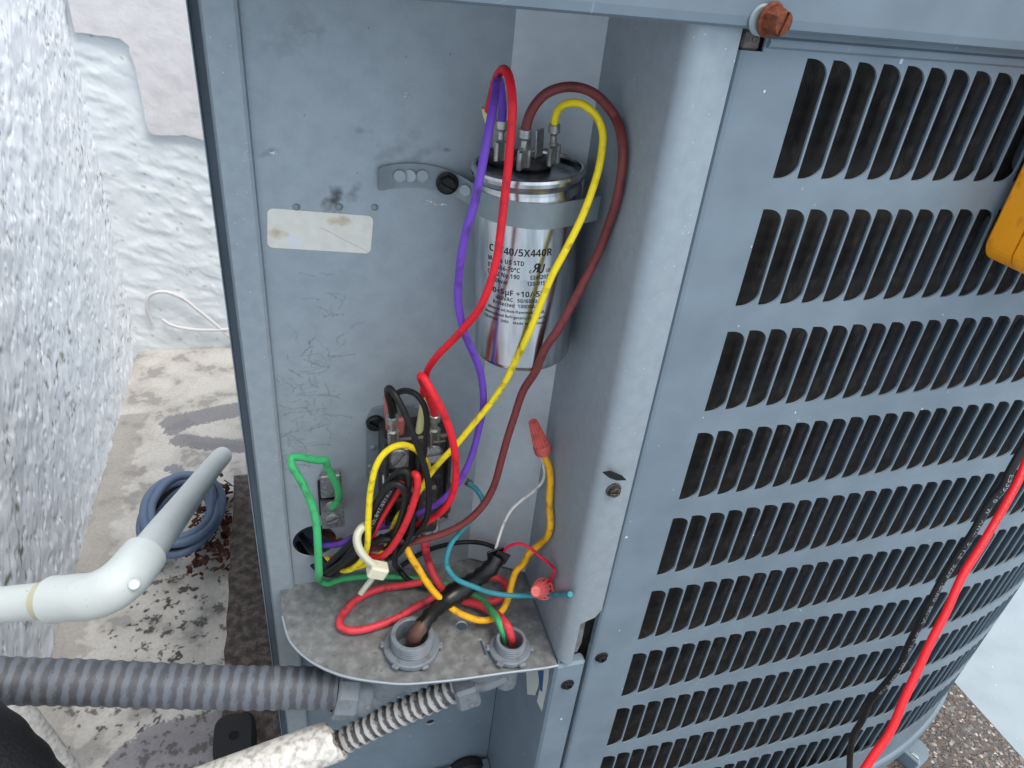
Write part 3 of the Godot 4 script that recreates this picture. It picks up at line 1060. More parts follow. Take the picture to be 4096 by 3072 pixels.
func build_unit() -> void:
	var u := thing("air_conditioner", "grey blue outdoor air conditioner with its wiring compartment open beside louvred grilles", "air conditioner")
	# the compartment's back panel, with the wire hole and a small hole below the tray
	var bp := CSGBox3D.new()
	bp.name = "back_panel"
	bp.size = V(150, 352, 1.2)
	bp.position = V(63, 490, -94.7)
	bp.material = M.marked_panel
	u.add_child(bp)
	csg_hole(bp, Vector3(-60.3, -139.6, 0), 13.2, Basis(Vector3.RIGHT, PI / 2))
	var low := CSGBox3D.new()
	low.name = "lower_panel"
	low.size = V(150, 270, 1.2)
	low.position = V(63, 178.5, -95.5)
	low.material = M.cabinet_paint
	u.add_child(low)
	csg_hole(low, Vector3(20.9, -49.7, 0), 3.4, Basis(Vector3.RIGHT, PI / 2))
	obj("corner_strip", sheet([103, -94.0, 138.2, -73.2], 316.5, 664, 1.0), M.lit_strip_steel, u, "steel strip across the compartment corner with its brighter light in the colour")
	obj("dimple", lathe([1.6, 0, 1.5, 0.6, 0.8, 1.0, 0, 1.1], 16, Vector3.ZERO, Basis(Vector3.RIGHT, PI / 2)), M.dark_screw, u).transform = Transform3D(Basis(Vector3.UP, -0.53), V(127.6, 639.6, -83.5))
	var bend := [138.2, -73.2, 137.6, -40.0, 137.2, -12.0]
	for k in 9:
		var a := PI / 2 * k / 8.0
		bend.append_array([144.2 - 7.0 * cos(a), -6.0 + 7.8 * sin(a)])
	obj("side_wall", sheet(bend, 316.5, 664, 1.0, true), M.flange_steel, u)
	obj("lower_side_wall", sheet([138.2, -94.0, 137.2, -2.0], 44, 316, 1.0), M.cabinet_paint, u)
	# the corner post at the far left and the painted side behind it
	var st := new_st()
	add_sheet(st, [-26.6, -93.6, -25.4, -91.6, -13.6, -91.0, -12.2, -91.6, -11.6, -94.0], 44, 664, 1.0)
	obj("corner_post", st.commit(), M.flange_steel, u)
	obj("side_panel", sheet([-31.0, -560, -31.0, -101.4], 44, 664, 1.0), M.cabinet_paint, u)
	# a narrow channel, added to shade the stripe between post and outer lip
	obj("shade_channel", sheet([-30.6, -92.6, -30.6, -100.5, -26.8, -100.5, -26.8, -94.0], 44, 664, 0.45), M.cabinet_paint, u)
	obj("rear_panel", sheet([800, -560, -34, -560], 44, 664, 1.0), M.cabinet_paint, u)
	# the flange along the compartment's right side
	st = new_st()
	add_prism(st, poly([142.6, 351.0, 142.6, 664, 156.2, 664, 156.2, 361, 153.0, 355.5]), 1.2, Vector3(0, 0, 0.35), Basis.IDENTITY, 0.3)
	obj("flange", st.commit(), M.flange_steel, u)
	screw(u, Vector3(145.9, 452.8, 1.8), 3.1, M.aged_screw, 1.45, 3.0)
	st = new_st()
	add_prism(st, poly([0, 0, 4, 0.6, 10.5, -2.6, 13, -5.2, 8, -5.2, 4, -3.4]), 0.8, Vector3(136.8, 466.7, 3.2), Basis(Vector3(0.0, 1, 0.0), -0.12))
	obj("gasket_sliver", st.commit(), M.meter_lead_black, u, "dark sliver of gasket sticking out above the flange screw")
	# the front post below the compartment and its bracket
	obj("front_post", box(Vector3(145.2, 172, -4), Vector3(19.6, 283, 8), 1.6), M.cabinet_paint, u)
	st = new_st()
	add_prism(st, poly([141, 316, 141, 352, 151.2, 353, 152.0, 325, 150.4, 317]), 1.0, Vector3(0, 0, -6.0), Basis.IDENTITY, 0.3)
	obj("bracket", st.commit(), M.tray_steel, u)
	screw(u, Vector3(145.5, 294.2, 0.2), 3.2, M.dark_screw, 0.7, 2.0)
	pan_screw(u, Vector3(143.9, 340.9, -4.5), 1.4, M.hole_shade, 0.3, "bracket_hole")  # black button painted as the dark inside of a hole

	# tray
	var tray := CSGPolygon3D.new()
	tray.name = "tray"
	tray.polygon = poly([-0.0207, 0.0949, -0.0195, 0.0692, -0.0179, 0.0591, -0.0160, 0.0512, -0.0130, 0.0449, -0.0098, 0.0400, -0.0044, 0.0334, 0.0024, 0.0272, 0.0097, 0.0219, 0.0171, 0.0178, 0.0295, 0.0126, 0.0445, 0.0077, 0.0614, 0.0052, 0.0787, 0.0035, 0.1062, 0.0018, 0.1288, 0.0000, 0.1364, -0.0000, 0.1378, 0.094])
	tray.depth = 0.0016
	tray.material = M.tray_steel
	tray.transform = Transform3D(Basis(Vector3.RIGHT, -PI / 2), V(0, 314.6, 0))
	u.add_child(tray)
	for h in [[53.4, 316.0, -30.3, 9.6], [110.7, 316.0, -15.9, 7.0], [86.7, 316.0, -40.5, 3.6]]:
		csg_hole(tray, Vector3(h[0], -h[2], 1), h[3], Basis(Vector3.RIGHT, PI / 2))
	csg_slot(tray, Vector3(95.8, 22.5, 1), Vector3(2.0, 12.0, 8), Basis(Vector3.BACK, 0.06))
	st = new_st()
	var lip := pts([-19.5, 315.1, -69.2, -17.9, 315.1, -59.1, -16.0, 315.1, -51.2, -13.0, 315.1, -44.9, -9.8, 315.1, -40.0, -4.4, 315.1, -33.4, 2.4, 315.1, -27.2, 9.7, 315.1, -21.9, 17.1, 315.1, -17.8, 29.5, 315.1, -12.6, 44.5, 315.1, -7.7, 61.4, 315.1, -5.2, 78.7, 315.1, -3.5, 106.2, 315.1, -1.8, 128.8, 315.1, -0.0, 136.4, 315.1, 0.0])
	add_tube(st, smooth(lip, 3.0), 0.75, 8)
	obj("tray_lip", st.commit(), M.galvanised, u)

	# dimples and marks pressed into the panel
	for q in [Vector3(24.5, 564.3, -94.1), Vector3(41.0, 564.1, -94.1), Vector3(5.0, 564.2, -94.1)]:
		st = new_st()
		add_lathe(st, [1.7, 0, 1.5, 0.7, 0.8, 1.2, 0, 1.3], 16, Vector3.ZERO, Basis(Vector3.RIGHT, PI / 2))
		var d := obj("dimple", st.commit(), M.strap_steel, u)
		d.position = q * MM
	# the blank paper sticker
	st = new_st()
	var rr := PackedVector2Array()
	for c in [[24.2, 9.6, 0.0], [-24.2, 9.6, PI / 2], [-24.2, -9.6, PI], [24.2, -9.6, 1.5 * PI]]:
		for k in 6:
			var a: float = c[2] + k * PI / 10.0
			rr.append(Vector2(c[0] - 2.6 * signf(c[0]) + 2.6 * cos(a), c[1] - 2.6 * signf(c[1]) + 2.6 * sin(a)))
	var stick := new_st()
	var tris := Geometry2D.triangulate_polygon(rr)
	for i in range(0, tris.size(), 3):
		var q := []
		var t := []
		for k in 3:
			var v := rr[tris[i + k]]
			q.append(V(v.x, v.y, 0.25))
			t.append(Vector2(v.x / 48.4 + 0.5, 0.5 - v.y / 19.2))
		tri(stick, q, [Vector3.BACK, Vector3.BACK, Vector3.BACK], t)
	add_sheet_rim(stick, rr, 0.25)
	var so := obj("sticker", stick.commit(), M.paper, u, "blank off white sticker with brown stains")
	so.transform = Transform3D(Basis(Vector3.BACK, -0.085), V(15.5, 552.2, -94.1))

	# top cover: a rolled fascia that overhangs the panels
	st = new_st()
	var prof := [2.0, 664.0, 2.6, 661.8, 4.6, 660.6, 6.8, 661.6, 7.4, 664.5, 8.6, 690.0, 7.4, 696.0, 3.0, 701.0, -6.0, 703.0, -40.0, 703.0, -40.0, 666.0]
	add_swept(st, prof, -197.0, 760.0)
	obj("top_cover", st.commit(), M.cabinet_paint, u)
	obj("cover_roof", box(Vector3(300, 690, -310), Vector3(690, 26, 500), 3), M.cabinet_paint, u)
	obj("compartment_ceiling", box(Vector3(62, 668, -53), Vector3(186, 3, 90), 0.6), M.galvanised, u)
	obj("cover_washer", lathe([0, 0, 5.0, 0, 5.0, 0.5, 4.2, 0.9, 0, 0.9], 28, Vector3.ZERO, Basis(Vector3.RIGHT, PI / 2)), M.strap_steel, u).position = V(158.5, 663.8, 7.4)
	screw(u, Vector3(161.3, 664.2, 8.2), 4.3, M.rusty_screw, -0.25, 6.5, Basis(Vector3(0.35, 1, 0).normalized(), 0.22), "screw", "rusted orange slotted screw sticking out of the top cover")
	# the dark notch under the cover
	obj("notch_block", box(Vector3(162.4, 657.4, -3.5), Vector3(7.5, 8, 5), 0.8), M.shaded_dirty_pad, u)

	# ---- louvred panel
	var lp := Node3D.new()
	lp.name = "louver_panel"
	u.add_child(lp)
	st = new_st()
	var far := 520.0
	# left margin with a rounded edge, notched at the top
	add_sheet(st, [157.2, -5.0, 157.5, -1.6, 158.6, -0.35, 160.2, 0.0, 187.1, 0.0], 58, 653.4, 1.0)
	add_sheet(st, [167.4, 0.0, 187.1, 0.0], 653.4, 660.5, 1.0)
	var bottoms := []
	for k in 10:
		bottoms.append(608.0 - 56.9 * k)
	# the bands between the rows
	for k in 11:
		var y1: float = 660.5 if k == 0 else bottoms[k - 1]
		var y0: float = bottoms[k] + 44.36 if k < 10 else 58.0
		add_swept(st, [-1.0, y0, 0.0, y0, 0.0, y1, -1.0, y1], 29.7, far, 1)
	add_swept(st, [0.0, 654.6, 1.4, 655.4, 1.9, 656.6, 1.4, 657.8, 0.0, 658.6], 11.0, far, 1)
	obj("panel_sheet", st.commit(), M.cabinet_paint, lp)
	# slats: the narrow land left between two openings, its corner fillets and the tongue bent in behind it
	var slat := make_slat()
	var rest := new_st()
	var rest2 := new_st()
	var shown := [Vector2i(1, 11), Vector2i(1, 14), Vector2i(1, 18), Vector2i(1, 21), Vector2i(1, 24), Vector2i(1, 28), Vector2i(1, 33), Vector2i(1, 36), Vector2i(1, 36), Vector2i(9, 36)]
	for k in 10:
		for i in range(1, 42):
			var s := 29.7 + 11.634 * i
			if s > far - 12.0:
				break
			var w := plan(s)
			var tr := Transform3D(Basis(Vector3.UP, w[2]), V(w[0], bottoms[k], w[1]))
			if i >= shown[k].x and i <= shown[k].y:
				var so2 := obj("slat", slat, null, lp)
				so2.transform = tr
			else:
				rest.append_from(slat, 0, tr)
				rest2.append_from(slat, 1, tr)
	var rest_mesh := rest.commit()
	rest2.commit(rest_mesh)
	rest_mesh.surface_set_material(0, M.cabinet_paint)
	rest_mesh.surface_set_material(1, M.cabinet_paint)
	var ro := obj("further_slats", rest_mesh, null, lp)
	ro.set_meta("kind", "stuff")
	screw(u, Vector3(164.6, 315.2, 0.2), 3.2, M.dark_screw, 0.2, 2.4, Basis(Vector3.RIGHT, 0.1))

	# the fin coil behind the louvres
	st = new_st()
	add_swept(st, [-40.0, 44.0, -15.0, 44.0, -15.0, 662.0, -40.0, 662.0], -18.0, 760.0)
	obj("coil", st.commit(), M.coil, u)
	# base pan
	st = new_st()
	add_swept(st, [-30.0, 42.0, 1.0, 42.0, 3.2, 43.5, 3.6, 46.0, 3.2, 56.5, 2.0, 58.6, 0.4, 59.2, -30.0, 59.0], 0.0, 760.0)
	obj("base_pan", st.commit(), M.cabinet_paint, u)
	obj("base_floor", box(Vector3(290, 50, -320), Vector3(640, 12, 470), 2.0), M.cabinet_paint, u)
	obj("base_sill", box(Vector3(56, 52, -60), Vector3(166, 18, 66), 2.0), M.cabinet_paint, u)
	# a foot bracket with its bolt at the right
	var fb := obj("foot_bracket", foot_bracket(), M.cabinet_paint, u)
	fb.transform = Transform3D(Basis(Vector3.UP, 0.32), V(556.1, 31.0, -15.3))
	screw(u, Vector3(553.9, 34.0, -8.2), 5.0, M.tin, 0.4, 4.0, Basis(Vector3.RIGHT, -PI / 2))
	# torn paper label scraps on the lower wall
	var on_wall := Basis(Vector3(0, 0, 1), Vector3(0, 1, 0), Vector3(-1, 0, 0))
	obj("label_scrap", prism([-44.2, 256.2, -25.0, 282.0, -20.4, 267.0, -22.3, 253.3, -34.1, 237.2], 0.3, Vector3(136.9, 0, 0), on_wall), M.paper_scrap, u, "torn white paper label scrap under the tray")
	obj("label_scrap", prism([-27.1, 280.3, -19.4, 290.5, -11.8, 275.4, -14.6, 267.6], 0.3, Vector3(136.4, 0, 0), on_wall), M.blue_scrap, u, "blue strip of the torn label")
	obj("label_scrap", prism([-16.6, 294.4, -10.3, 303.8, -5.9, 283.0, -7.3, 257.5, -17.0, 254.7, -16.2, 268.3, -11.9, 272.0], 0.3, Vector3(136.2, 0, 0), on_wall), M.paper_scrap, u, "curled white paper strip of the torn label")
	# refrigerant valve stub low in the recess
	st = new_st()
	add_lathe(st, [0, 0, 15, 0, 17, 3, 17, 9, 12, 12, 11, 20, 7, 22, 0, 22], 28, Vector3.ZERO, Basis(Vector3.RIGHT, PI / 2))
	obj("service_valve", st.commit(), M.rubber, u).position = V(118.1, 51.3, -94.1)

func add_sheet_rim(st: SurfaceTool, p: PackedVector2Array, h: float) -> void:
	for i in p.size():
		var a := p[i]
		var b := p[(i + 1) % p.size()]
		var e := b - a
		quad(st, V(a.x, a.y, 0), V(b.x, b.y, 0), V(b.x, b.y, h), V(a.x, a.y, h), Vector3(e.y, -e.x, 0).normalized())

func foot_bracket() -> Mesh:
	var st := new_st()
	var o := PackedVector2Array()
	o.append(Vector2(-16, -14))
	for k in 9:
		var a := -PI / 2 + PI * k / 8.0
		o.append(Vector2(10 + 14 * cos(a), 14 * sin(a)))
	o.append(Vector2(-16, 14))
	add_prism(st, o, 2.0, Vector3(0, 0, 0), Basis(Vector3.RIGHT, -PI / 2), 0.5)
	add_box(st, Vector3(-14, 8, 4), Vector3(4, 16, 18), 1.0)
	return st.commit()

func make_slat() -> ArrayMesh:
	var st := new_st()
	var w := 1.0
	var h := 44.36
	var rx := 8.2
	var ry := 6.2
	# land with fillets that round the right-hand corners of the opening to its left
	var o := PackedVector2Array([Vector2(0, 0), Vector2(0, h)])
	for k in 8:
		var a := PI / 2 * k / 7.0
		o.append(Vector2(-w - rx + rx * sin(a), h - ry + ry * cos(a)))
	for k in 8:
		var a := PI / 2 * k / 7.0
		o.append(Vector2(-w - rx + rx * cos(a), ry - ry * sin(a)))
	add_prism(st, o, 1.0, Vector3(0, 0, -1.0), Basis.IDENTITY, 0.25)
	var land := st.commit()
	# tongue
	st = new_st()
	var depth := 9.5
	var lean := -8.0
	var rings := []
	for j in 6:
		var t := j / 5.0
		var inset := 5.0 * (1.0 - sqrt(maxf(0.0, 1.0 - t * t)))
		rings.append([-w - lean * t, -1.0 - depth * t, ry * 0.75 + inset, h - ry * 0.75 - inset])
	for j in 5:
		var a: Array = rings[j]
		var b: Array = rings[j + 1]
		var nn := Vector3(-0.765, 0, -0.644)
		for s in [0.0, 0.7]:
			quad(st, V(a[0] + s, a[2], a[1]), V(a[0] + s, a[3], a[1]), V(b[0] + s, b[3], b[1]), V(b[0] + s, b[2], b[1]), nn if s == 0.0 else -nn)
		for e in [2, 3]:
			quad(st, V(a[0], a[e], a[1]), V(a[0] + 0.7, a[e], a[1]), V(b[0] + 0.7, b[e], b[1]), V(b[0], b[e], b[1]), Vector3.DOWN if e == 2 else Vector3.UP)
	st.commit(land)
	land.surface_set_material(0, M.cabinet_paint)
	land.surface_set_material(1, M.cabinet_paint)
	return land

# ------------------------------------------------------------------ capacitor and strap
func frame_of(bottom: Vector3, top: Vector3) -> Basis:
	var y := (top - bottom).normalized()
	var x := y.cross(Vector3.BACK).normalized()
	return Basis(x, y, x.cross(y))

func build_capacitor() -> void:
	var b0 := Vector3(111.8, 500.6, -60.0)
	var t0 := Vector3(104.7, 595.4, -60.0)
	var B := frame_of(b0, t0)
	var H := b0.distance_to(t0)
	var R := 24.3
	var c := thing("capacitor", "silver cylindrical run capacitor with printed ratings, strapped in the compartment", "capacitor", b0 * MM)
	c.basis = B
	obj("can", lathe([0, 0.6, R - 3.5, 0.6, R - 1.4, 0.9, R - 0.4, 2.0, R, 3.6, R, H - 9.0, R - 0.4, H - 7.5, R - 0.5, H - 6.0, R + 0.3, H - 4.6, R + 1.3, H - 3.0, R + 1.6, H - 1.4, R + 1.2, H - 0.2, R + 0.2, H + 0.3, R - 0.9, H - 0.2, R - 1.3, H - 1.6, R - 1.4, H - 4.0, 20, H - 4.6, 0, H - 4.6], 72), M.can, c)
	# the three black terminal cups with their spade terminals
	for e in [[99.9, 586.0, -82.4, 0.5, "tall"], [110.5, 586.0, -70.9, -0.9, ""], [126.2, 586.0, -90.2, 0.3, ""]]:
		var p: Vector3 = B.inverse() * (Vector3(e[0], e[1], e[2]) - b0)
		p.y = H - 4.6
		obj("terminal_cup", lathe([0, 0, 7.6, 0, 9.0, 1.2, 9.0, 3.4, 8.0, 4.6, 5.2, 5.2, 5.0, 4.2, 0, 4.2], 32, p), M.black_plastic, c)
		var st := new_st()
		for s in [-2.6, 2.6]:
			add_box(st, p + Basis(Vector3.UP, e[3]) * Vector3(s * 1.3, 10.5, 0), Vector3(0.9, 14, 6.2), 0.3, Basis(Vector3.UP, e[3]))
		add_box(st, p + Vector3(0, 5.4, 0), Vector3(6.0, 0.9, 5.6), 0.3, Basis(Vector3.UP, e[3]))
		obj("spade_terminal", st.commit(), M.tin, c)
	# printed ratings
	var st2 := new_st()
	var rows := [["CPT40/5X440R", 3.3, false, -25.55, 4.59, 62.96], ["Meets US STD", 2.1, false, -26.19, -8.11, 57.94], ["EIA-456-70°C", 2.1, false, -26.15, -9.88, 54.50], ["C22.2 No.190", 2.1, false, -26.48, -10.02, 51.29], ["3.0kvar", 2.0, false, -24.05, -15.33, 47.89], ["E245203", 1.9, false, -5.06, 3.25, 51.32], ["120-0154S", 1.9, false, -6.51, 4.51, 48.27], ["40+5µF +10/-5%", 2.7, false, -25.35, 3.09, 42.96], ["440VAC   50/60Hz", 1.8, false, -21.46, -1.39, 39.59], ["Protected  10000AFC", 1.8, false, -22.96, 0.53, 36.81], ["Mineral oil,Non-flammable 1.2L", 1.35, false, -25.96, 2.53, 33.66], ["International Refrigeration Products", 1.35, false, -28.24, 2.96, 30.77], ["120-0154S   2055    Made in Thailand", 1.3, false, -29.06, 3.28, 27.93], ["c", 1.8, false, -5.78, -4.69, 54.36], ["US", 1.8, false, 2.27, 4.35, 54.24], ["U", 4.2, true, -1.54, 1.10, 55.35], ["R", 4.2, true, -4.14, -1.36, 55.90]]
	var rr := R + 0.06
	for e in rows:
		var h: float = e[5]
		var lean := 0.18 if e[2] else 0.0
		var bend := func(x: float, y: float): return Vector3(rr * sin((x + y * lean) / rr), h + y, rr * cos((x + y * lean) / rr)) * MM
		var nor := func(x: float): return Vector3(sin(x / rr), 0, cos(x / rr))
		add_text(st2, e[0], e[1], e[3], e[4], bend, nor, true, e[0] == "R")
	obj("printed_ratings", st2.commit(), M.ink, c)
	# reddish scuffs low on the can are dried drips
	# strap
	var s := thing("mounting_strap", "grey perforated steel strap bent round the capacitor with a screw at its left end", "strap")
	var pl: Array = [42.7, 578.6, -90.6, 49.7, 579.5, -92.5, 59.1, 580.1, -92.5, 67.3, 579.4, -92.3, 75.3, 577.5, -91.7, 82.7, 574.7, -89.1, 87.8, 572.6, -83.1]
	var axis0 := b0 + B.y * (H - 15.4)
	for k in 19:
		var a := -1.75 + 2.2 * k / 18.0
		pl.append_array([axis0.x + (R + 0.9) * sin(a), axis0.y, axis0.z + (R + 0.9) * cos(a)])
	for l in [7.0, 19.0]:
		pl.append_array([axis0.x + (R + 0.9) * sin(0.45) + l * cos(0.36), axis0.y, axis0.z + (R + 0.9) * cos(0.45) - l * sin(0.36)])
	var cur := smooth(pts(pl), 2.0)
	# the left tail rides higher than the loop
	var st3 := new_st()
	for i in cur.size() - 1:
		var q := []
		var nn := []
		for e in [[i, -1], [i + 1, -1], [i + 1, 1], [i, 1]]:
			var p := cur[e[0]]
			var yc := p.y
			if p.x > axis0.x:
				yc += (p.x - axis0.x) * 0.02
			var half := 5.6
			if e[0] == 0:
				half = 5.0
			q.append(Vector3(p.x, yc + half * e[1], p.z) * MM)
			var tg := (cur[mini(e[0] + 1, cur.size() - 1)] - cur[maxi(e[0] - 1, 0)]).normalized()
			nn.append(Vector3(-tg.z, 0, tg.x))
		var t4 := [Vector2(0, 0), Vector2(1, 0), Vector2(1, 1), Vector2(0, 1)]
		quadn(st3, q, nn, t4)
		var qb := []
		for k in 4:
			qb.append(q[k] - nn[k] * 0.9 * MM)
		quadn(st3, qb, nn.map(func(v): return -v), t4)
		quad(st3, q[3], q[2], qb[2], qb[3], Vector3.UP)
		quad(st3, q[0], q[1], qb[1], qb[0], Vector3.DOWN)
		if i == 0:
			quad(st3, q[0], q[3], qb[3], qb[0], Vector3.LEFT)
		if i == cur.size() - 2:
			quad(st3, q[1], q[2], qb[2], qb[1], Vector3.RIGHT)
	obj("band", st3.commit(), M.strap_steel, s)
	# holes in the tail: rims with dark or open middles
	for q in [[52.4, 579.8, -91.8, 0], [57.4, 580.1, -91.8, 1], [63.1, 580.0, -91.6, 0], [83.2, 574.6, -87.5, 1]]:
		var st4 := new_st()
		add_lathe(st4, [2.9, 0, 2.9, 0.3, 2.6, 0.3, 2.5, 0.1, 0, 0.1], 22, Vector3.ZERO, Basis(Vector3.RIGHT, PI / 2))
		var o: MeshInstance3D = obj("strap_hole", st4.commit(), M.galvanised, s)
		o.transform = Transform3D(Basis(Vector3.UP, 0.0) if q[3] == 0 else Basis(Vector3.UP, -0.45), V(q[0], q[1], q[2]))
	screw(s, Vector3(75.0, 577.3, -90.1), 4.1, M.dark_screw, 1.05, 4.2, Basis(Vector3.UP, -0.15))

# ------------------------------------------------------------------ contactor
func build_contactor() -> void:
	var c := thing("contactor", "black contactor with screw terminals on a grey plate, half buried in looped wires", "contactor")
	var st := new_st()
	add_prism(st, poly([35.7, 441.4, 38.6, 447.7, 44.4, 449.1, 62.4, 448.1, 62.8, 445.8, 81.4, 436.6, 87.1, 356.2, 72.9, 348.3, 42.5, 370.0, 34.8, 400.6]), 1.5, Vector3(0, 0, -93.6), Basis.IDENTITY, 0.4)
	obj("mounting_plate", st.commit(), M.strap_steel, c)
	for q in [Vector3(39.2, 421.0, -92.6), Vector3(37.4, 407.0, -92.6), Vector3(38.2, 402.4, -92.6)]:
		obj("plate_bump", lathe([2.0, 0, 1.8, 0.8, 1.0, 1.3, 0, 1.4], 14, Vector3.ZERO, Basis(Vector3.RIGHT, PI / 2)), M.strap_steel, c).position = q * MM
	pan_screw(c, Vector3(40.2, 438.8, -92.6), 5.2, M.dark_screw, 0.9, "plate_screw")
	# body: a stepped block, deeper at the middle, with walls between the terminals
	obj("body", box(Vector3(60.5, 409.0, -82.0), Vector3(37, 64, 21), 1.2), M.black_plastic, c)
	obj("coil_housing", box(Vector3(61, 392, -72), Vector3(24, 36, 16), 1.6), M.black_plastic, c)
	for x in [43.2, 60.5, 78.4]:
		obj("barrier", box(Vector3(x, 412, -70), Vector3(2.2, 56, 12), 0.6), M.black_plastic, c)
	for y in [384.0, 392.0, 400.0, 425.0]:
		obj("latch", box(Vector3(80.6, y, -76), Vector3(4, 5.4, 10), 0.6), M.black_plastic, c)
	obj("relay_lid", box(Vector3(72, 430, -73), Vector3(14, 15, 5), 0.8), M.black_plastic, c)
	for e in [[50.0, 429.6, -68.1, 0.4], [69.8, 428.9, -70.1, 0.15], [69.7, 374.0, -68.1, 1.1]]:
		var q := Vector3(e[0], e[1], e[2])
		obj("terminal_plate", box(q + Vector3(0, -1, -2.2), Vector3(12, 13, 1.2), 0.3), M.tin, c)
		pan_screw(c, q + Vector3(0, 0, -1.6), 6.0, M.lug_metal, e[1], "terminal_screw", Basis(Vector3.RIGHT, -0.35))
	st = new_st()
	add_box(st, Vector3(45.1, 414.4, -70.1), Vector3(7, 7, 4), 1.0)
	obj("terminal_clip", st.commit(), M.white_wire, c)
	# pinkish insulated terminal flags at the top left
	obj("insulated_flag", box(Vector3(46.6, 450.6, -82.1), Vector3(4.5, 26, 5), 1.2, Basis(Vector3.BACK, 0.06)), M.pink_nylon, c)
	obj("insulated_flag", box(Vector3(51.2, 441.6, -77.1), Vector3(6, 20, 4), 1.2, Basis(Vector3.BACK, -0.06)), M.pink_nylon, c)
	obj("insulated_flag", box(Vector3(73.3, 428.2, -79.1), Vector3(9, 7, 4), 1.0), M.pink_nylon, c)

# ------------------------------------------------------------------ ground lug
func build_lug() -> void:
	var l := thing("ground_lug", "small aluminium earthing lug with a slotted screw, holding the bare end of the green wire", "terminal lug")
	obj("lug_plate", box(Vector3(13.3, 386.3, -92.9), Vector3(13.5, 27, 2), 0.5), M.dark_screw, l)
	var c := Vector3(14.0, 393.0, -87.1)
	obj("lug_tongue", box(c + Vector3(0, 5, -3), Vector3(12, 17, 4.5), 0.8), M.lug_metal, l)
	var cl := CSGBox3D.new()
	cl.name = "lug_body"
	cl.size = V(13, 12.5, 12)
	cl.position = V(13.9, 380.3, -85.1)
	cl.material = M.lug_metal
	l.add_child(cl)
	csg_hole(cl, Vector3(0, 3, 0.5), 3.9, Basis.IDENTITY, 9)
	pan_screw(l, Vector3(13.6, 381.8, -79.7), 4.3, M.lug_metal, -1.2)

# ------------------------------------------------------------------ wires
func wire(called: String, label: String, path: Array, r: float, m: Material, group := "") -> Node3D:
	var t := thing(called, label, "wire", Vector3.ZERO, group)
	obj("insulation", tube(path, r, 12, 2.2), m, t)
	return t

# a crimped spade connector: barrel, neck and blade, from p (wire end) to q (blade tip)
func crimp(parent: Node, p: Vector3, q: Vector3, r: float, called := "crimp_terminal", turn := 0.5) -> void:
	var st := new_st()
	var d := p.distance_to(q)
	var B := frame_of(q, p) * Basis(Vector3.UP, turn)
	# barrel with a rolled mouth, flattened neck, then the folded blade holder
	add_lathe(st, [0, d, r * 0.9, d, r * 1.12, d * 0.985, r * 1.12, d * 0.80, r * 0.8, d * 0.77, r * 0.62, d * 0.72, r * 0.62, d * 0.55, r * 0.95, d * 0.50, 0, d * 0.48], 18, q, B)
	add_box(st, q + B * Vector3(0, d * 0.26, 0), Vector3(6.6, d * 0.50, 1.0), 0.3, B)
	for s in [-1, 1]:
		add_lathe(st, [0, d * 0.03, 1.1, d * 0.03, 1.1, d * 0.47, 0, d * 0.47], 10, q + B * Vector3(2.6 * s, 0, 0.9), B)
	obj(called, st.commit(), M.tin, parent)

